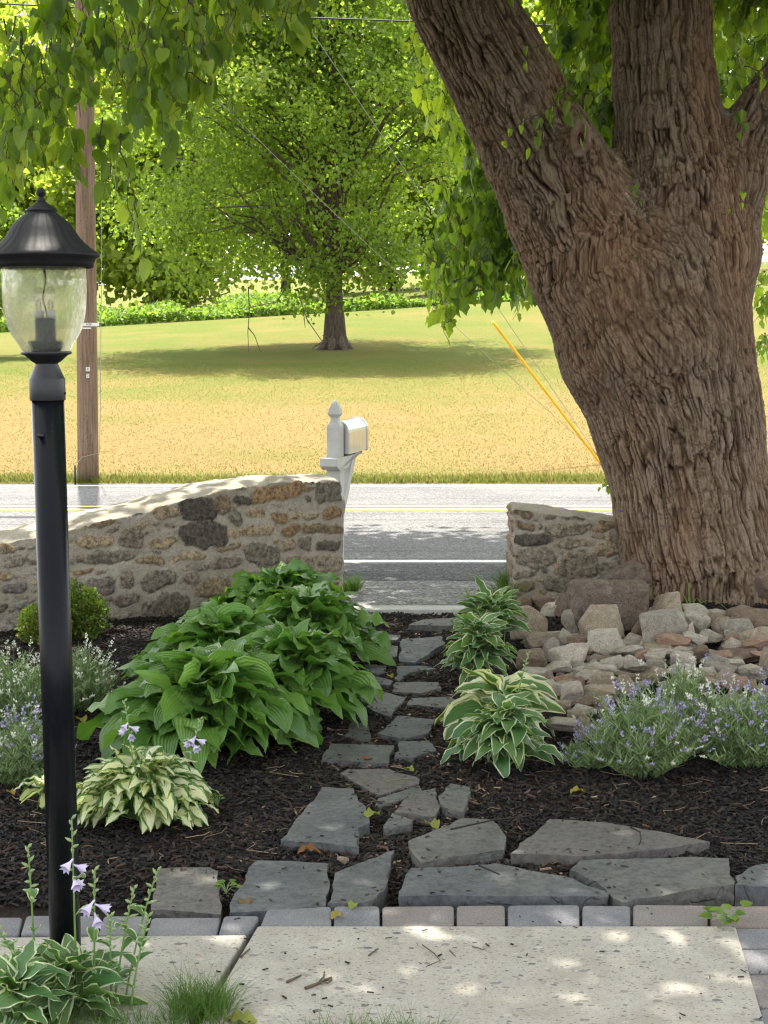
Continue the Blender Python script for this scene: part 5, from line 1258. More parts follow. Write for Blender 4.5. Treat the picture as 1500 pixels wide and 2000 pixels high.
# ================================================================== LAMP POST
LY = 3.55
lp = PD(89, 650, LY); LX = lp[0]; kx = LY / 3000 / .9933 / 4     # metres per zoomed px (x4)
LP = empty('lamp_post', (LX + .012, LY, -.05), 'black post lantern with fluted cap and wavy clear glass at the left', 'lamp post')
LP.rotation_euler = (0, R(-.42), 0)
LZ = lambda yc: (PD(89, 350 + yc / 4, LY)[2] + .05)
lr = lambda h_: h_ * kx
mb = MB(); lathe(mb, [(lr(125), 0), (lr(125), LZ(1715))], 48); o = mb.build('pole', M['post'], LP)
mb = MB(); prof = [(lr(136), LZ(1726)), (lr(137), LZ(1722)), (lr(137), LZ(1560)), (lr(133), LZ(1552)), (lr(128), LZ(1545)), (lr(87), LZ(1445)), (lr(87), LZ(1438)), (lr(110), LZ(1425)), (lr(165), LZ(1375)), (lr(192), LZ(1366)), (lr(194), LZ(1352)), (lr(188), LZ(1346)), (lr(20), LZ(1344))]
lathe(mb, prof, 64); bs_ = mb.build('collar', M['black_metal'], LP)
for a in (R(-75), R(-5), R(150)):
    mb = MB(); tube(mb, [(math.cos(a) * lr(132), math.sin(a) * lr(132), LZ(1672)), (math.cos(a) * lr(145), math.sin(a) * lr(145), LZ(1672))], .0032, 10); mb.build('set_screw', M['black_metal'], bs_)
mb = MB(); tube(mb, [(lr(-60), -lr(124), LZ(1995)), (lr(-10), -lr(128), LZ(1992))], .0045, 8); mb.build('latch', M['black_metal'], LP)
CAP = []
fl = lambda q, ang: (0.0 if not (7 <= q <= 14) else 0.022 * (1 if q > 7 else .4) * np.abs(np.sin(ang * 14)) - .01)
prof = [(lr(8), LZ(178)), (lr(40), LZ(180)), (lr(60), LZ(196)), (lr(100), LZ(226)), (lr(117), LZ(240)), (lr(117), LZ(252)), (lr(106), LZ(258)), (lr(116), LZ(264)), (lr(160), LZ(300)), (lr(212), LZ(350)), (lr(244), LZ(400)), (lr(274), LZ(450)), (lr(310), LZ(493)), (lr(355), LZ(535)), (lr(405), LZ(572)), (lr(426), LZ(592)), (lr(427), LZ(606)), (lr(398), LZ(622)), (lr(382), LZ(660)), (lr(376), LZ(692)), (lr(362), LZ(694)), (lr(355), LZ(640)), (lr(300), LZ(600)), (lr(150), LZ(480)), (lr(5), LZ(470))]
mb = MB(); lathe(mb, prof, 168, flute=fl); cp = mb.build('cap', M['cap_metal'], LP)
mb = MB(); pr = [(lr(3), LZ(68)), (lr(16), LZ(70)), (lr(30), LZ(84)), (lr(36), LZ(103)), (lr(30), LZ(124)), (lr(20), LZ(138)), (lr(20), LZ(150)), (lr(26), LZ(158)), (lr(38), LZ(182)), (lr(5), LZ(184))]
lathe(mb, pr, 28); mb.build('finial', M['cap_metal'], cp)
mb = MB(); gp = [(lr(308), LZ(650)), (lr(318), LZ(690)), (lr(321), LZ(800)), (lr(318), LZ(930)), (lr(309), LZ(1050)), (lr(290), LZ(1140)), (lr(258), LZ(1215)), (lr(215), LZ(1280)), (lr(180), LZ(1345))]
gi = [(r_ - .0028, z) for r_, z in gp[::-1]]
lathe(mb, gp[::-1] + gi[::-1], 96, cap=False, flute=lambda q, ang: .006 * np.sin(ang * 9 + q)); mb.build('globe', M['glass'], LP)
mb = MB(); lathe(mb, [(lr(105), LZ(1344)), (lr(120), LZ(1320)), (lr(132), LZ(1282)), (lr(134), LZ(1262)), (lr(115), LZ(1268)), (lr(92), LZ(1278)), (lr(78), LZ(1276)), (lr(76), LZ(1090)), (lr(70), LZ(1084)), (lr(3), LZ(1084))], 36); sk_ = mb.build('socket', simple('speckled_black_socket', (.012, .013, .016), (.06, .07, .09), 160, .7), LP)
mb = MB(); t = np.linspace(0, 1, 14); tube(mb, np.stack([lr(12) * np.sin(t * 8) + lr(6), 0 * t - lr(20), LZ(700) + (LZ(1080) - LZ(700)) * t], 1), .0018 + .0012 * (t < .2), 8); mb.build('rod', M['cap_metal'], LP)
for sx in (-45, 45):
    mb = MB(); lathe(mb, [(lr(38), LZ(1086)), (lr(38), LZ(1035)), (lr(30), LZ(1026)), (lr(4), LZ(1026))], 20, cx=lr(sx)); b_ = mb.build('bulb', M['bulb_white'], LP)
    mb = MB(); lathe(mb, [(lr(26), LZ(1028)), (lr(34), LZ(990)), (lr(50), LZ(940)), (lr(52), LZ(900)), (lr(38), LZ(860)), (lr(14), LZ(842)), (lr(2), LZ(840))], 24, cx=lr(sx), cap=False); mb.build('bulb_glass', M['bulb'], b_)
    mb = MB(); tube(mb, [(lr(sx - 12), 0, LZ(1026)), (lr(sx - 14), 0, LZ(960)), (lr(sx), 0, LZ(940)), (lr(sx + 14), 0, LZ(960)), (lr(sx + 12), 0, LZ(1026))], .0008, 4); mb.build('filament', M['cap_metal'], b_)

# ================================================================== ROCKS
def rock_mesh(seed, pw=.72):
    r_ = np.random.default_rng(seed); bm = bmesh.new()
    for k in range(15 if pw > .5 else 26):
        p = r_.normal(0, 1, 3); p /= np.linalg.norm(p); p = np.sign(p) * np.abs(p) ** pw; bm.verts.new(tuple(p * r_.uniform(.5, .56)))
    bmesh.ops.convex_hull(bm, input=bm.verts); bmesh.ops.delete(bm, geom=[v for v in bm.verts if not v.link_faces], context='VERTS')
    bmesh.ops.dissolve_limit(bm, angle_limit=R(12), verts=bm.verts, edges=bm.edges)
    bmesh.ops.bevel(bm, geom=bm.edges[:], offset=.035, segments=2, affect='EDGES', profile=.6)
    bmesh.ops.triangulate(bm, faces=bm.faces)
    for _ in range(3):
        lg = [e for e in bm.edges if e.calc_length() > .11]
        if lg: bmesh.ops.subdivide_edges(bm, edges=lg, cuts=1); bmesh.ops.triangulate(bm, faces=[f for f in bm.faces if len(f.verts) > 3])
    co = np.array([v.co[:] for v in bm.verts]); d = .035 * fbm(co * 5 + seed, 4, seed)
    bm.normal_update()
    for v, q in zip(bm.verts, d): v.co += v.normal * float(q)
    c = np.array([v.co[:] for v in bm.verts]); lo, hi = c.min(0), c.max(0)
    for v in bm.verts: v.co = Vector([(v.co[k] - (lo[k] + hi[k]) / 2) / (hi[k] - lo[k]) for k in range(3)])
    me = bpy.data.meshes.new('rock'); bm.to_mesh(me); bm.free(); me.polygons.foreach_set('use_smooth', np.ones(len(me.polygons), bool))
    return me
RMS = [rock_mesh(s_) for s_ in range(14)] + [rock_mesh(77, .33), rock_mesh(78, .5)]
RMC = {}
def put_rock(px0, py0, px1, py1, mat, lab, k, grp='rocks heaped between the walk and the big tree', zoff=0.0, deep=.8, rz=None, tilt=None, hf=1.0, name='rock', yadd=0):
    kk = k if k >= 1000 else k % 14; kk = kk - 1000 + 14 if kk >= 1000 else kk; me = RMS[kk]; key = (kk, mat)
    if key not in RMC: m2 = me.copy(); m2.materials.clear(); m2.materials.append(M[mat]); RMC[key] = m2
    g = P((px0 + px1) / 2, py1, 0); x, y = g[0], g[1]; gz = zg1(x, y) + zoff; g = P((px0 + px1) / 2, py1, gz); x, y = g[0], g[1] + yadd
    dpx = y / 3000; W = (px1 - px0) * dpx; Hp = (py1 - py0) * dpx; D = W * deep
    hh = max((Hp - D * .19) * 1.38 * hf, .45 * Hp)
    o = bpy.data.objects.new(name, RMC[key]); C.objects.link(o)
    rz = rz if rz is not None else ((k * 47) % 9 - 4) * .09
    o.scale = (W * 1.1, D * 1.05, hh * 1.12); o.location = (x, y + D * .45, gz + hh * .48); o.rotation_euler = ((tilt or 0) + ((k * 31) % 5 - 2) * .03, ((k * 17) % 7 - 3) * .045, rz)
    return tag(o, lab, 'rock', grp)
RK = [(0, 757, 205, 925, 'rock_tan', 'greyish tan rock behind the upright hosta shoots'), (0, 680, 122, 775, 'rock_brown', 'dark rock at the foot of the short wall corner'), (120, 672, 262, 762, 'rock_brown', 'rough brown rock under the short wall, left one'), (245, 665, 378, 772, 'rock_brown', 'rough brown rock beside the purplish boulder'),
 (320, 742, 520, 890, 'rock_grey', 'light grey rock left of the big tan rock'), (403, 752, 657, 952, 'rock_tan', 'large squarish tan rock in front of the boulder'), (455, 880, 677, 1022, 'rock_pale', 'pale flat-sided rock below the large tan one'), (235, 962, 462, 1107, 'rock_pale', 'flat pale rock with a sunlit top'),
 (155, 925, 302, 1042, 'rock_grey', 'grey rock behind the flat sunlit one'), (65, 885, 300, 970, 'rock_tan', 'long low tan rock at the left of the heap'), (262, 870, 407, 956, 'rock_pale', 'pale rounded rock between grey and tan ones'), (30, 992, 217, 1112, 'rock_brown', 'brown rock touching the hosta leaves'),
 (785, 672, 1002, 837, 'rock_tan', 'tall rounded tan rock right of the boulder'), (755, 785, 1017, 987, 'rock_grey', 'biggest angular grey rock in the middle'), (760, 915, 937, 997, 'rock_pale', 'small pale rock in front of the angular grey one'), (700, 830, 792, 942, 'rock_brown', 'narrow brown rock wedged beside the boulder'),
 (1010, 768, 1172, 867, 'rock_pale', 'pale sloping rock near the trunk base'), (1115, 765, 1272, 827, 'rock_tan', 'flat tan rock against the trunk base'), (1275, 732, 1530, 852, 'rock_brown', 'long brown ledge-like rock against the trunk'), (1180, 800, 1292, 882, 'rock_tan', 'tan rock behind the white one'),
 (1250, 822, 1452, 962, 'rock_grey', 'wide grey rock below the long brown ledge'), (1355, 870, 1540, 1005, 'rock_tan', 'tan rock at the right edge of the view'), (1000, 850, 1092, 967, 'rock_pale', 'small upright white rock'), (1075, 862, 1252, 952, 'rock_pale', 'low whitish rock in the middle right'),
 (1225, 925, 1372, 997, 'rock_brown', 'small brown peaked rock'), (1060, 965, 1167, 1037, 'rock_brown', 'small brown rock joining two flat ones'), (1150, 970, 1462, 1052, 'rock_brown', 'long thin brown rock lying flat'), (870, 985, 1067, 1062, 'rock_tan', 'thin flat tan rock'),
 (725, 985, 887, 1067, 'rock_orange', 'brown flat-topped rock below the pale one'), (610, 1025, 742, 1117, 'rock_pale', 'pale blocky rock in the second row'), (940, 1010, 1087, 1112, 'rock_pale', 'whitish rounded rock behind the tall lavender'), (945, 1080, 1217, 1152, 'rock_pale', 'long whitish rock right behind the lavender'),
 (446, 1015, 562, 1082, 'rock_grey', 'grey tilted slab in the second row'), (310, 1055, 602, 1132, 'rock_pale', 'long pale rock in the second row'), (415, 1090, 502, 1157, 'rock_tan', 'small tan rock under the long pale one'), (225, 1130, 372, 1192, 'rock_orange', 'orange-brown flat rock in the front row'),
 (365, 1150, 427, 1217, 'rock_orange', 'little orange cube-like rock'), (443, 1110, 622, 1217, 'rock_tan', 'blotchy tan rock above the lavender'), (450, 1195, 612, 1282, 'rock_pale', 'pale rock just above the left of the lavender'), (285, 1187, 432, 1297, 'rock_pale', 'rounded pale rock beside the cream-edged hosta'),
 (350, 1270, 467, 1347, 'rock_orange', 'pinkish rock below the rounded pale one'), (242, 1282, 352, 1337, 'rock_tan', 'small tan rock behind the cream-edged hosta'), (620, 1147, 722, 1242, 'rock_tan', 'lumpy tan rock poking above the lavender'), (1300, 1070, 1477, 1152, 'rock_pale', 'pale boat-shaped rock at the right'),
 (1455, 1005, 1530, 1132, 'rock_tan', 'upright tan rock at the right edge'), (1270, 1175, 1352, 1232, 'rock_orange', 'reddish rock behind the right lavender'), (1200, 1112, 1312, 1202, 'rock_tan', 'brownish rock behind the white lavender heads'), (1385, 1165, 1442, 1217, 'rock_orange', 'tiny red rock at the right'),
 (1110, 1097, 1212, 1172, 'rock_pale', 'pale pointed rock behind the lavender'), (880, 1157, 1012, 1222, 'rock_pale', 'pale rock half hidden by lavender spikes'), (1398, 1232, 1482, 1342, 'rock_pale', 'whitish rock rising behind the right lavender'), (1228, 1227, 1372, 1302, 'rock_tan', 'tan rock behind the middle of the right lavender'),
 (380, 1372, 482, 1502, 'rock_tan', 'tan rock between the front hosta and the lavender'), (318, 1340, 432, 1412, 'rock_tan', 'low tan rock under the hosta leaves'), (145, 1110, 247, 1162, 'rock_tan', 'small tan rock left of the orange one'), (130, 1165, 242, 1237, 'rock_pale', 'light rock with a sun patch beside the hosta'),
 (215, 1190, 292, 1242, 'rock_pale', 'little pale rock under the orange one'), (258, 1085, 312, 1132, 'rock_pale', 'pointed little pale rock in the second row'), (1440, 1200, 1530, 1270, 'rock_grey', 'grey rock at the right edge behind the lavender'), (720, 1075, 940, 1150, 'rock_tan', 'wide tan rock behind the tallest lavender stems')]
for k, (a, b, c_, d_, m, lab) in enumerate(RK): put_rock(1000 + a / 3, 944 + b / 3, 1000 + c_ / 3, 950 + d_ / 3, m, lab, k)
# filler rocks peeping out between the named ones
rf = random.Random(4); used_labels = set()
tones = {'rock_tan': 'tan', 'rock_pale': 'pale', 'rock_orange': 'reddish', 'rock_grey': 'grey', 'rock_brown': 'brown'}
for k in range(120):
    px = rf.uniform(1050, 1500); py = rf.uniform(1265, 1385) if px < 1130 else rf.uniform(1255, 1350)
    if 52 < k <= 74: px, py = rf.uniform(1010, 1500), rf.uniform(1205, 1265)
    if 74 < k <= 86: px, py = rf.uniform(1105, 1180), rf.uniform(1360, 1440)
    s_ = rf.uniform(16, 34); m = rf.choice(['rock_tan', 'rock_pale', 'rock_pale', 'rock_orange', 'rock_grey', 'rock_brown'])
    zone = 'between the larger rocks of the back row by the wall' if 52 < k <= 74 else ('beside the left flank of the purple lavender' if 74 < k <= 86 else 'in the crowded front of the heap behind the lavender')
    near_ = min(RK, key=lambda q: (1000 + (q[0] + q[2]) / 6 - px) ** 2 + (950 + q[3] / 3 - py) ** 2)
    near_l = ' '.join(near_[5].split()[:8])
    sz_w = 'tiny' if s_ < 21 else ('small' if s_ < 27 else 'smallish')
    nmid = 1000 + (near_[0] + near_[2]) / 6; above = py < 950 + near_[3] / 3
    rel_ = ('just left of' if px < nmid else 'just right of') if above else ('in front of' if px < nmid else 'below the right of')
    lab_ = '%s %s rock %s the %s' % (sz_w, tones[m], rel_, near_l)
    if lab_ in used_labels: continue
    used_labels.add(lab_)
    put_rock(px - s_, py - s_ * rf.uniform(.7, 1), px + s_, py, m, lab_, k + 5, zoff=rf.uniform(-.01, .045))
# the big boulder, the slab on it, the stone on that, and the rock leaning on the trunk
put_rock(1122, 1143, 1263, 1238, 'rock_purple', 'large blocky purplish boulder below the tilted slab', 1000, grp=None, deep=.6, rz=.12, hf=.92, name='boulder')
o = put_rock(1165, 1097, 1260, 1172, 'rock_purple', 'oval purplish slab tilted on top of the boulder', 1001, grp=None, deep=.45, rz=0, name='boulder')
p = PD(1212, 1136, 8.42); o.location = p; o.scale = (.31, .13, .175); o.rotation_euler = (R(-14), R(-26), 0)
o = put_rock(1190, 1147, 1238, 1175, 'rock_tan', 'small tan rock perched on the boulder', 9, grp=None, name='rock'); p = PD(1214, 1161, 8.24); o.location = p; o.scale = (.14, .09, .07)
o = put_rock(1473, 1113, 1560, 1170, 'rock_brown', 'rounded brown rock leaning against the right side of the trunk', 2, grp=None, name='rock'); o.location = PD(1503, 1145, 8.25); o.scale = (.17, .14, .16)

# ================================================================== PLANTS
def leaf_strip(path, wid, fold=.25, nu=5, rnd=.5, side=None, wave=.0, seed=0, curl=0):
    """path (n,3); wid (n,) half widths; returns V,F,lv"""
    n = len(path); t = norm(np.gradient(path, axis=0)); up = np.array([0, 0, 1.0])
    if side is None: side = norm(np.cross(t, up[None]))
    nrm = np.cross(side, t); us = np.linspace(-1, 1, nu)
    tt_ = np.linspace(0, 1, n)
    V = []
    for i in range(n):
        w = wid[i]
        z = fold * w * np.abs(us) ** 1.3 + wave * w * np.abs(us) ** 2 * math.sin(tt_[i] * 17 + seed) * np.sign(us + .01) * (1 if seed % 2 else np.sign(us + .01)) - curl * w * us ** 2
        V.append(path[i] + side[i] * (us * w)[:, None] + nrm[i] * z[:, None])
    V = np.concatenate(V); i, j = np.meshgrid(np.arange(n - 1), np.arange(nu - 1), indexing='ij'); i = i.ravel(); j = j.ravel()
    F = np.stack([i * nu + j, i * nu + j + 1, (i + 1) * nu + j + 1, (i + 1) * nu + j], 1)
    lv = np.stack([np.tile(us, n), np.repeat(tt_, nu), np.full(n * nu, rnd)], 1)
    return V, F, lv
def hosta(cx, cy, rad, hgt, nl, blen, bw, mat, label, group=None, seed=0, inner=.25, nu=7, stalks=(), up=.0, plant='hosta', wave=.28, shape=.55, squash=1.0, droop=1.0):
    r_ = np.random.default_rng(seed); z0 = zg1(cx, cy)
    root = empty(plant, (cx, cy, z0), label, 'plant', group)
    mb = MB(); st = MB(); ga = 2.39996
    for k in range(nl):
        f = ((k + .5) / nl) ** .62; a = k * ga + r_.normal(0, .25)
        R_ = rad * (inner * .3 + (1 - inner * .3) * f) * r_.uniform(.74, 1.12)
        top = hgt * (1 - .62 * f ** 2.2) * r_.uniform(.85, 1.1)
        d = np.array([math.cos(a), math.sin(a) * squash, 0]); bl = blen * r_.uniform(.75, 1.15) * (0.85 + .2 * f)
        # petiole end then blade
        Rb = max(R_ - bl * (.35 + .55 * f), .03 * rad); pz = top * (.80 + .1 * (1 - f)) + up * .1
        s_ = d * .015 + np.array([0, 0, 0.0]); e_ = d * Rb + np.array([0, 0, pz])
        t = np.linspace(0, 1, 6)[:, None]; mid = d * Rb * .35 + np.array([0, 0, pz * .7]); pet = (1 - t) ** 2 * s_ + 2 * t * (1 - t) * mid + t * t * e_
        tube(st, pet, np.linspace(.0045, .003, 6) * blen / .2, 5, cap=False)
        # blade: starts along outward/up, bends down
        n = 10; el0 = R(50 - 42 * f + up * 40) + r_.normal(0, .24); el1 = R(-5 - 62 * f * droop + up * 50) + r_.normal(0, .32); q = np.linspace(0, 1, n); el = el0 + (el1 - el0) * q ** .85
        yaw = a + r_.normal(0, .55) * q * 1.3
        ds = bl / (n - 1); hd = np.stack([np.cos(yaw) * np.cos(el), np.sin(yaw) * squash * np.cos(el), np.sin(el)], 1) * ds
        path = e_ + np.concatenate([[np.zeros(3)], np.cumsum(hd[:-1], axis=0)])
        path[:, 2] = np.maximum(path[:, 2], .02 + .01 * r_.random())
        wd = bw * .5 * np.sin(np.pi * np.clip(q, 0, 1) ** shape) ** .8 * r_.uniform(.8, 1.15) * (1 - .0 * q); wd[0] = .006; wd[-1] = .001
        tw = r_.normal(0, .5); tv = norm(np.gradient(path, axis=0)); sd = norm(np.cross(tv, np.array([[0, 0, 1.0]]))); up_ = np.cross(sd, tv); sd = sd * math.cos(tw) + up_ * math.sin(tw)
        V, F, lv = leaf_strip(path, wd, .30, nu, r_.random(), sd, wave * r_.uniform(.4, 1.2), k, curl=.12)
        mb.add(V, F, 0, r_.random(), lv)
    mb.build('foliage', mat, root); st.build('petioles', M['stem'], root)
    for sk in stalks: stalk(root, *sk)
    return root
def stalk(root, dx, dy, px, py, Y, kind='bud', seed=0, leafy=True, r0=.0032):
    """flower scape from plant base (dx,dy offset) up to photo px,py at distance Y"""
    r_ = np.random.default_rng(seed); L = np.array(root.location)
    a = np.array([dx, dy, .02]); b = np.array(PD(px, py, Y)) - L; t = np.linspace(0, 1, 12)[:, None]
    m_ = (a + b) / 2 + np.array([(b - a)[0] * -.18, 0, .02]); pts = (1 - t) ** 2 * a + 2 * t * (1 - t) * m_ + t * t * b
    mb = MB(); tube(mb, pts, np.linspace(r0, r0 * .55, 12), 6); H = np.linalg.norm(b - a)
    o = mb.build('flower_stalk', M['stem'], root)
    bd = MB(); fl_ = MB(); hasf = False
    n = 12
    for k in range(n):                       # buds near the tip
        q = 1 - .34 * (k / n) ** 1.0; p = np.array([np.interp(q, t[:, 0], pts[:, c]) for c in range(3)]); aa = k * 2.4
        d = norm(np.array([[math.cos(aa) * .8, math.sin(aa) * .8, .9 - 1.1 * (k / n)]]))[0]; Lb = (.014 + .012 * (k / n)) * r_.uniform(.8, 1.2)
        if kind == 'flower' and k >= n - 5 and r_.random() < .75:
            hasf = True; d = norm(np.array([[math.cos(aa), math.sin(aa), -.55]]))[0]; Lf = r_.uniform(.028, .038)
            u_ = norm(np.cross(d[None], np.array([[0, 0, 1.0]])))[0]; v_ = np.cross(u_, d); ring = []
            for (q2, rr) in ((0, .002), (.35, .003), (.7, .008), (1.0, .013)):
                for s6 in range(12):
                    an = s6 / 12 * 2 * np.pi; r2 = rr * (1 if q2 < .9 else (1.15 if s6 % 2 == 0 else .65)); ring.append(p + d * Lf * (q2 + (.12 if q2 > .9 and s6 % 2 == 0 else 0)) + (u_ * math.cos(an) + v_ * math.sin(an)) * r2)
            F = [(i * 12 + j, i * 12 + (j + 1) % 12, (i + 1) * 12 + (j + 1) % 12, (i + 1) * 12 + j) for i in range(3) for j in range(12)]
            fl_.add(ring, F)
        else:
            tube(bd, [p - d * .001, p + d * Lb * .5, p + d * Lb], [.0022, .0040, .0008], 6)
    bd.build('bud', M['bud'], o)
    if hasf: fl_.build('flower', M['lilac'], o)
    if leafy:
        for k in range(3):
            lf = MB()
            q = .35 + .17 * k; p = np.array([np.interp(q, t[:, 0], pts[:, c]) for c in range(3)]); aa = r_.uniform(0, 6.28); Ll = .075 * (1 - .2 * k)
            s_ = np.linspace(0, 1, 6); path = p + np.stack([np.cos(aa) * Ll * s_ * .8, np.sin(aa) * Ll * s_ * .8, Ll * (.8 * s_ - .45 * s_ ** 2)], 1)
            V, F, lv = leaf_strip(path, .014 * np.sin(np.pi * (s_ * .9 + .05)), .5, 5, r_.random()); lf.add(V, F, 0, .5, lv); lf.build('bract', M['hosta_edge'], o)

def at(px, Y): return (px - 750) / 3000 * Y / .9933
HG = 'big green hostas left of the stone path'
hosta(at(545, 8.15), 8.12, .47, .30, 150, .185, .105, M['hosta_green'], 'green hosta farthest back, in front of the long wall', HG, 1, wave=.35)
hosta(at(602, 7.25), 7.2, .43, .34, 150, .19, .11, M['hosta_green'], 'green hosta in the middle of the row beside the path', HG, 2, wave=.35)
hosta(at(425, 6.5), 6.5, .46, .36, 150, .20, .115, M['hosta_green'], 'green hosta on the left, behind the front one', HG, 3, wave=.3)
hosta(at(572, 6.2), 6.1, .42, .36, 140, .21, .12, M['hosta_green'], 'green hosta drooping its leaves over the path stones', HG, 4, wave=.25)
hosta(at(400, 5.65), 5.72, .50, .35, 175, .21, .12, M['hosta_green'], 'large front green hosta behind the cream-leaved one', HG, 5, wave=.22,
      stalks=())
h = hosta(at(262, 4.85), 4.86, .285, .21, 190, .11, .056, M['hosta_cream'], 'dense cream and green streaked hosta right of the lamp post', None, 6, wave=.4, inner=.6, shape=.6,
      stalks=[(.0, -.05, 243, 1370, 4.9, 'flower', 1), (.13, .0, 392, 1405, 5.0, 'flower', 2)])
hosta(at(60, 4.95), 5.0, .075, .12, 12, .10, .046, M['hosta_cream'], 'small cream hosta sprig peeking out left of the lamp post', None, 16, wave=.4)
HR = 'variegated hostas right of the stone path'
hosta(at(985, 5.42), 5.42, .235, .24, 85, .15, .072, M['hosta_edge'], 'front white-edged hosta with broad leaves right of the path', HR, 7, wave=.2, stalks=[(.05, .25, 1033, 1275, 5.9, 'bud', 3, True)])
hosta(at(985, 5.9), 5.9, .30, .22, 36, .23, .105, M['hosta_wide'], 'wide cream-margined hosta behind the front white-edged one', HR, 8, wave=.3)
hosta(at(935, 6.8), 6.75, .20, .27, 90, .17, .058, M['hosta_edge'], 'narrow-leaved striped hosta in the middle on the right', HR, 9, wave=.3, up=.2, shape=.65)
hosta(at(960, 7.5), 7.45, .22, .24, 80, .18, .055, M['hosta_edge'], 'upright striped hosta nearest the opening, with bud stalks', HR, 10, wave=.3, up=.45, shape=.65,
      stalks=[(-.1, 0, 880, 1212, 7.3, 'bud', 4), (-.02, .1, 908, 1150, 7.6, 'bud', 5), (.0, .1, 960, 1165, 7.7, 'bud', 6), (.06, 0, 1000, 1160, 7.7, 'bud', 7)])
hosta(at(110, 3.40), 3.40, .20, .13, 50, .13, .055, M['hosta_edge'], 'white-edged hosta with tall flower stalks at the foot of the lamp post', None, 12, wave=.25, up=.45, shape=.6,
      stalks=[(-.07, 0, 55, 1655, 3.35, 'bud', 8), (.02, .0, 140, 1600, 3.4, 'flower', 9), (.06, .0, 185, 1700, 3.38, 'flower', 10), (.10, 0, 262, 1735, 3.42, 'bud', 11), (.12, 0, 308, 1700, 3.45, 'bud', 12), (.1, 0, 215, 1790, 3.36, 'bud', 13), (.14, -.02, 290, 1790, 3.4, 'bud', 14), (-.05, 0, -15, 1800, 3.3, 'bud', 15)])
hosta(at(10, 3.3), 3.28, .17, .15, 30, .14, .06, M['hosta_edge'], 'white-edged hosta leaves cut by the lower left corner', None, 13, wave=.25, up=.45, shape=.6)

def lavender(cx, cy, rad, hgt, ns, label, fcols, seed, group='lavender clumps', mat='lav_leaf', fdens=.42, lean=1.0):
    r_ = np.random.default_rng(seed); z0 = zg1(cx, cy); root = empty('lavender', (cx, cy, z0), label, 'plant', group)
    mb = MB(); fm = [MB() for _ in fcols]
    T = np.array([(-.5, 0, 0), (.5, 0, 0), (.35, .6, .04), (0, 1, 0), (-.35, .6, .04)], float); TF = [np.array([(0, 1, 2, 3, 4)])]
    P_, Y_, S_, R_ = [], [], [], []
    for k in range(ns):
        f = r_.random() ** .5; a = r_.uniform(0, 6.283); b = np.array([math.cos(a), math.sin(a), 0]) * rad * .35 * f
        h_ = hgt * r_.uniform(.45, 1.15) * (1 - .38 * f ** 2); e_ = np.array([math.cos(a), math.sin(a), 0]) * rad * f * r_.uniform(.8, 1.12) * lean + np.array([r_.normal(0, .03), r_.normal(0, .03), h_])
        t = np.linspace(0, 1, 7)[:, None]; m_ = b * .5 + e_ * .5 + np.array([0, 0, .12 * h_]); pts = (1 - t) ** 2 * b + 2 * t * (1 - t) * m_ + t * t * e_
        tube(mb, pts, np.linspace(.0016, .0009, 7), 3, cap=False, rnd=r_.random() * .6)
        nn = int(r_.integers(16, 26)); q = r_.uniform(.12, .86, nn); p = np.stack([np.interp(q, t[:, 0], pts[:, c]) for c in range(3)], 1); aa = r_.uniform(0, 6.28, nn)
        P_.append(p); Y_.append(np.stack([np.cos(aa), np.sin(aa), r_.uniform(.4, 1.5, nn)], 1)); S_.append(np.stack([np.full(nn, .0042), r_.uniform(.024, .055, nn), np.full(nn, .02)], 1)); R_.append(np.clip(r_.normal(.5, .25, nn), 0, 1))
        if r_.random() < fdens:
            ci = 0 if len(fcols) == 1 else int(r_.choice(len(fcols), p=fcols_p(len(fcols)))); nf = int(r_.integers(10, 18)); d = norm((pts[-1] - pts[-2])[None])[0]
            s_ = r_.random(nf) * r_.uniform(.02, .045); aa = r_.uniform(0, 6.28, nf); p = pts[-1] + d * s_[:, None] + np.stack([np.cos(aa), np.sin(aa), 0 * aa], 1) * .003
            scatter(fm[ci], T, TF, p, frames(np.stack([np.cos(aa), np.sin(aa), .9 + 0 * aa], 1), r_.normal(0, 1, (nf, 3))), np.stack([r_.uniform(.005, .008, nf), r_.uniform(.006, .011, nf), np.full(nf, .01)], 1), r_.random(nf))
    P_ = np.concatenate(P_); scatter(mb, T, TF, P_, frames(np.concatenate(Y_), r_.normal(0, 1, (len(P_), 3)) + np.array([0, -.4, .8])), np.concatenate(S_), np.concatenate(R_))
    mb.build('foliage', M[mat], root)
    for m, c_ in zip(fm, fcols):
        if m.n: m.build('blossom', M[c_], root)
    return root
def fcols_p(n): return [.72, .28] if n == 2 else [1.0]
lavender(at(1258, 5.42), 5.38, .225, .29, 330, 'bushy lavender with purple and white spikes in front of the rock heap', ['lav_purple', 'lav_white'], 1)
lavender(at(1455, 5.55), 5.5, .25, .29, 360, 'lavender cut by the right edge, with white tufts among the purple', ['lav_purple', 'lav_white'], 2)
lavender(at(1345, 5.75), 5.75, .19, .31, 150, 'taller thin lavender between the other two, against the pale rocks', ['lav_white', 'lav_purple'], 3)
lavender(at(1155, 5.45), 5.45, .10, .10, 45, 'low spreading sprig of lavender touching the front hosta', ['lav_purple'], 6)
lavender(at(135, 6.35), 6.35, .19, .26, 230, 'lavender with creamy faded heads right of the lamp post', ['lav_white'], 4)
lavender(at(15, 6.1), 6.1, .24, .30, 260, 'lavender with creamy faded heads left of the lamp post', ['lav_white'], 5)
lavender(at(30, 5.35), 5.3, .16, .24, 230, 'lavender with bluish heads at the left edge', ['lav_purple', 'lav_white'], 7)

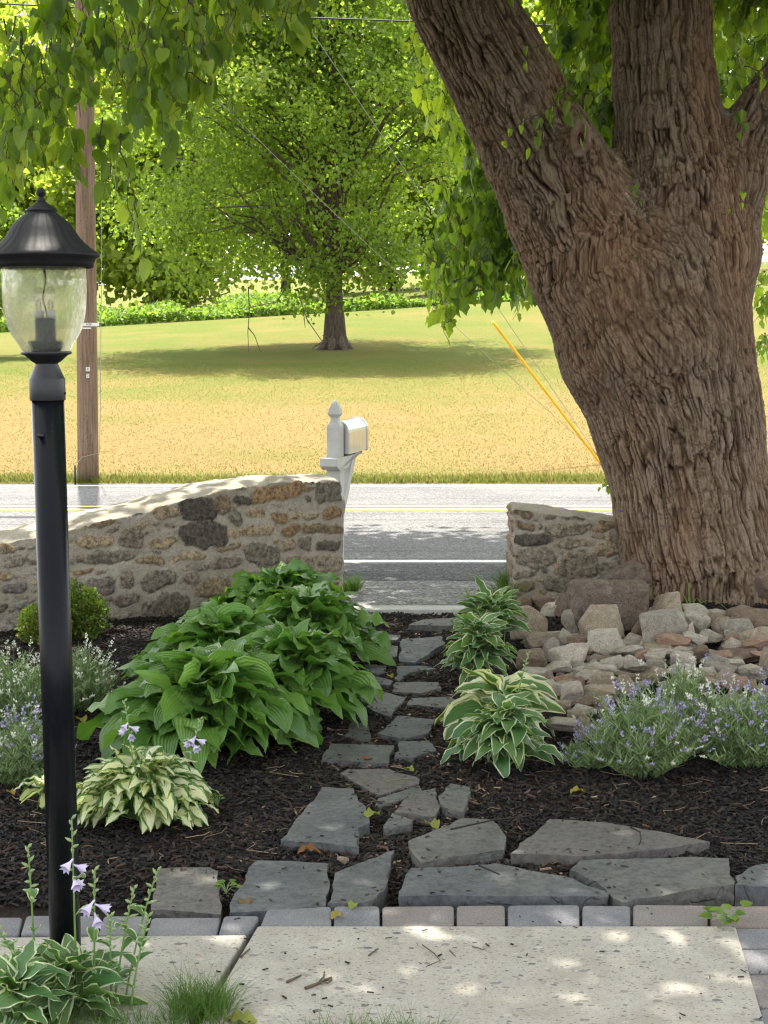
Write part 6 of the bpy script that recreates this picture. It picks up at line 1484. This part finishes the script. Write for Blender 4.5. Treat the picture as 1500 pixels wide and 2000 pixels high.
def bush(px, Y, r0, h, n, label, seed, tone=(0, 1)):
    r_ = np.random.default_rng(seed); cx = at(px, Y); z0 = zg1(cx, Y); root = empty('boxwood', (cx, Y, z0), label, 'shrub', 'small boxwoods by the long wall')
    p = norm(r_.normal(0, 1, (n, 3))); rr = r_.random(n) ** .3; g = 1 + .30 * vn(p * 2.2 + seed, 2) + .16 * vn(p * 6 + seed, 3); pos = p * (rr * g)[:, None] * np.array([r0, r0, h / 2]) + np.array([0, 0, h / 2])
    pos = pos[pos[:, 2] > 0]; n = len(pos); mb = MB()
    scatter(mb, OVAL[0] * np.array([1.3, 1, 1]), OVAL[1], pos, frames(pos - np.array([0, 0, h * .3]) + r_.normal(0, .05, (n, 3)), r_.normal(0, 1, (n, 3)) + np.array([0, 0, .7])), r_.uniform(.011, .02, n), np.clip(tone[0] + r_.random(n) * (tone[1] - tone[0]), 0, 1))
    mb.build('foliage', M['box_leaf'], root); tb = MB()
    for k in range(26):
        q = p[k] * np.array([r0, r0, h / 2]) * .85; tube(tb, [(0, 0, 0), (q[0] * .4, q[1] * .4, h * .35), (q[0], q[1], abs(q[2]) + h * .4)], [.006, .004, .0015], 5, cap=False)
    tb.build('stem', M['twig'], root)
bush(150, 7.75, .135, .27, 5200, 'round bright green boxwood just right of the lamp post by the wall', 1)
bush(66, 7.6, .085, .20, 1900, 'scruffy brownish green boxwood left of the lamp post by the wall', 2, (.35, 1.1))

# grass tufts
def tuft(cx, cy, rad, n, h, label, seed, mat='green_blade', lean=.55, wid=.0022, z=None, tone=.35, name='grass'):
    return blades(n, (cx - rad, cx + rad), (cy - rad, cy + rad), h, wid, (lambda x, y: zgarden(x, y)) if z is None else (lambda x, y: np.full(len(x), z)), seed, M[mat], label, lambda x, y, r_: np.clip(r_.normal(tone, .2, len(x)), 0, 1), name=name, lean=lean, vis=9)
tuft(at(684, 9.4), 9.35, .055, 420, (.05, .14), 'grass tuft at the end of the long wall', 5, z=-.02)
tuft(at(995, 9.3), 9.3, .05, 420, (.06, .2), 'grass tuft at the corner of the short wall', 6, z=-.02)
tuft(at(985, 8.9), 8.9, .05, 160, (.05, .2), 'thin grass by the end of the pale edging', 8)
def soft_grass(x0, x1, y0, y1, n, h, lab, seed):
    return blades(n, (x0, x1), (y0, y1), h, .0011, lambda x, y: np.full(len(x), .0), seed, M['green_blade'], lab, lambda x, y, r_: np.clip(r_.normal(.25, .25, len(x)), 0, 1), lean=.55, vis=9)
soft_grass(at(330, 3.45), at(440, 3.45), 3.30, 3.45, 1000, (.04, .13), 'fine grass beside the lamp post hosta', 9)
soft_grass(at(590, 3.2), at(860, 3.2), 3.14, 3.23, 2600, (.04, .10), 'fine lawn grass at the bottom edge below the big slab', 10)
soft_grass(at(-60, 3.3), at(330, 3.3), 3.15, 3.35, 1300, (.04, .10), 'fine grass under the lamp post hosta', 11)
# strap leaves by the trunk
mb = MB(); r_ = np.random.default_rng(3); base = np.array([at(1350, 8.35), 8.30, .05])
ST = empty('strap_leaf_plant', tuple(base), 'few arching green strap leaves growing at the foot of the trunk', 'plant')
for (px, py, dpt, bend) in [(1342, 1130, 0, .3), (1368, 1178, -.05, .9), (1425, 1196, -.1, 1.2), (1318, 1190, -.05, .8), (1300, 1168, 0, .5), (1330, 1155, 0, .3)]:
    e_ = np.array(PD(px, py, 8.3 + dpt)) - base; t = np.linspace(0, 1, 10)[:, None]; m_ = e_ * .45 + np.array([0, 0, .12 * bend]); pts = 2 * t * (1 - t) * m_ + t * t * e_
    V, F, lv = leaf_strip(pts, .006 * np.linspace(1, .25, 10), .4, 3, .5, np.tile(np.array([[1.0, 0, 0]]), (10, 1))); mb.add(V, F, 0, .6, lv)
mb.build('foliage', M['weed_leaf'], ST)
# weeds
def weed(px, py, n, size, label, seed, h=.03, mat='weed_leaf'):
    g = P(px, py, .03); r_ = np.random.default_rng(seed); root = empty('weed', tuple(g), label, 'plant'); mb = MB(); st = MB()
    for k in range(n):
        a = r_.uniform(0, 6.28); rr = r_.uniform(.3, 1) * size * 1.6; e_ = np.array([math.cos(a) * rr, math.sin(a) * rr, h * r_.uniform(.4, 1.2)])
        tube(st, [np.zeros(3), e_ * .5 + np.array([0, 0, h * .3]), e_], .0012, 4, cap=False); scatter(mb, HEART[0], HEART[1], e_[None], frames(np.array([[math.cos(a), math.sin(a), .2]]), np.array([[0, -.3, 1.0]])), np.array([size * r_.uniform(.6, 1.1)]), np.array([r_.random()]))
    mb.build('foliage', M[mat], root); st.build('stem', M['stem'], root)
weed(1425, 1802, 13, .032, 'bright green weed sprouting in the corner of the slab', 1, .035)
weed(425, 1575, 9, .016, 'tiny green seedling in the mulch beside the cream hosta', 2)
weed(441, 1745, 7, .02, 'small weed between the two front left flagstones', 3)
# fallen leaves
def fallen(px, py, size, tone, label, seed, z=.055, mat='dry_leaf', cr=.4):
    g = P(px, py, z); r_ = np.random.default_rng(seed); mb = MB(); s_ = np.linspace(0, 1, 8); a = r_.uniform(0, 6.28)
    path = np.stack([np.cos(a) * s_ * size, np.sin(a) * s_ * size, cr * size * np.sin(s_ * np.pi) * .5], 1); V, F, lv = leaf_strip(path, size * .38 * np.sin(np.pi * (s_ * .92 + .04)) ** .8, cr, 5, .5, None, .3, seed); V = V - path[4]
    mb.add(V, F, 0, tone, lv); o = mb.build('fallen_leaf', M[mat]); o.location = g; o.location[2] += size * cr * .15; tag(o, label, 'leaf')
fallen(600, 1662, .07, 1.0, 'curled brown leaf below the broad blue-grey flagstone', 1, .02)
fallen(478, 1762, .05, .95, 'brown scrap of leaf between two front flagstones', 2, .02)
fallen(718, 1484, .05, 1.0, 'rusty brown leaf beside the brown curved flagstone', 3, .02)
fallen(752, 1283, .05, .45, 'round pale green leaf lying on a path stone', 4, .045, cr=.15)
fallen(762, 1320, .045, .1, 'yellow leaf between path stones near the hostas', 5, .02)
fallen(1126, 1545, .05, .2, 'yellow leaf on the mulch below the front hosta', 6, .02)
fallen(725, 1591, .06, .5, 'limp green leaf right of the broad flagstone', 7, .03); fallen(843, 1609, .06, .6, 'small green leaf above the ragged flagstone', 8, .03)
fallen(800, 1502, .04, .5, 'little green leaf near the middle path stones', 9, .03); fallen(475, 1990, .075, .55, 'green leaf lying on the big slab at the bottom edge', 10, .035, cr=.15)
fallen(660, 1787, .04, .1, 'yellowish leaf on the grey paver left of centre', 11, .03); fallen(210, 1332, .05, .1, 'small yellow leaf behind the cream-headed lavender', 12, .02)
fallen(22, 1547, .04, .05, 'yellow leaf at the left edge on the mulch', 13, .02); fallen(160, 1405, .06, .25, 'yellowing leaf beside the left lavender', 14, .02)
fallen(690, 1768, .04, .5, 'olive leaf by the narrow pointed flagstone', 15, .03)
# twigs
def twig(pts, r0, label, z=.034, mat='twig', zs=None):
    W = [P(x, y, z + (0 if zs is None else zs[k])) for k, (x, y) in enumerate(pts)]; c = np.mean(W, 0); mb = MB(); tube(mb, [q - c for q in W], np.linspace(r0, r0 * .6, len(W)), 6); o = mb.build('twig_piece', M[mat]); o.location = c; return tag(o, label, 'twig')
o = twig([(596, 1930), (618, 1922), (640, 1912), (648, 1909)], .004, 'forked dark twig on the slab near its lower left'); mb = MB(); c0 = Vector(o.location)
for pl_ in ([(620, 1921), (632, 1908), (634, 1898)], [(626, 1919), (640, 1920), (648, 1914)]): tube(mb, [P(x, y, .036) - np.array(c0) for x, y in pl_], .0022, 5)
mb.build('side_twig', M['twig'], o)
twig([(560, 1918), (588, 1905)], .0035, 'short dark twig left of the forked one'); twig([(470, 1869), (488, 1853)], .003, 'short twig near the slab joint'); twig([(720, 1866), (738, 1853)], .0022, 'tiny twig near the middle of the slab')
twig([(825, 1845), (848, 1862), (860, 1876), (832, 1888)], .0016, 'thin bent twig right of centre on the slab'); twig([(878, 1856), (890, 1868)], .0018, 'tiny twig beside the thin bent one'); twig([(922, 1848), (950, 1856)], .0014, 'thin hair-like twig at the top of the slab')
twig([(935, 1690), (958, 1700), (976, 1708)], .003, 'pale twig on the longest blue flagstone', .062, 'chip'); twig([(1232, 1616), (1250, 1625), (1252, 1640), (1248, 1650)], .0028, 'pale curved twig on the long pointed flagstone', .052, 'chip')
twig([(880, 1620), (960, 1602), (1050, 1592)], .003, 'long pale stalk reaching across the ragged flagstone', .058, 'chip')
g = P(670, 1680, .03); o = bpy.data.objects.new('pebble', RMC[(2, 'rock_tan')] if (2, 'rock_tan') in RMC else RMS[2]); C.objects.link(o); o.location = g; o.scale = (.035, .028, .022); tag(o, 'small orange tan pebble below the broad flagstone', 'pebble')

# bark crumbs and soil strewn over the path stones and the slabs
mb = MB(); r_ = np.random.default_rng(77); PO = []
from mathutils.geometry import intersect_point_tri_2d
for (pts, m, lab, zt, th) in FS:
    W = [P(x, y, zt * .58) for x, y in pts]; xs_ = [p[0] for p in W]; ys_ = [p[1] for p in W]; A_ = (max(xs_) - min(xs_)) * (max(ys_) - min(ys_)); c_ = np.mean(W, 0)
    for k in range(int(A_ * 60) + 3):
        i_ = r_.integers(0, len(W)); u1, u2 = sorted(r_.random(2)); u1 = u1 * .55; q = c_ * u1 + W[i_] * (u2 - u1) + W[(i_ + 1) % len(W)] * (1 - u2); q = c_ + (q - c_) * .93; q[2] = zt * .58 + .002; PO.append(q)
for k in range(45):
    PO.append(P(r_.uniform(250, 1500), r_.uniform(1770, 2000), .034))
PO = np.array(PO); n = len(PO); a = r_.uniform(0, 6.28, n)
T = np.array([(-.5, -.5, 0), (.5, -.5, 0), (.45, .5, 0), (-.4, .5, 0), (-.45, -.45, 1), (.4, -.5, 1), (.3, .45, 1), (-.5, .4, 1)], float)
scatter(mb, T, [np.array([(0, 1, 5, 4), (1, 2, 6, 5), (2, 3, 7, 6), (3, 0, 4, 7), (4, 5, 6, 7)])], PO, frames(np.stack([np.cos(a), np.sin(a), 0 * a], 1), np.tile([[0, 0, 1.0]], (n, 1))), np.stack([r_.uniform(.002, .006, n), r_.uniform(.004, .02, n), r_.uniform(.001, .003, n)], 1), r_.random(n) * .85)
tag(mb.build('bark_crumbs', M['chip']), 'dark bark crumbs scattered over the stones and slabs', kind='stuff')
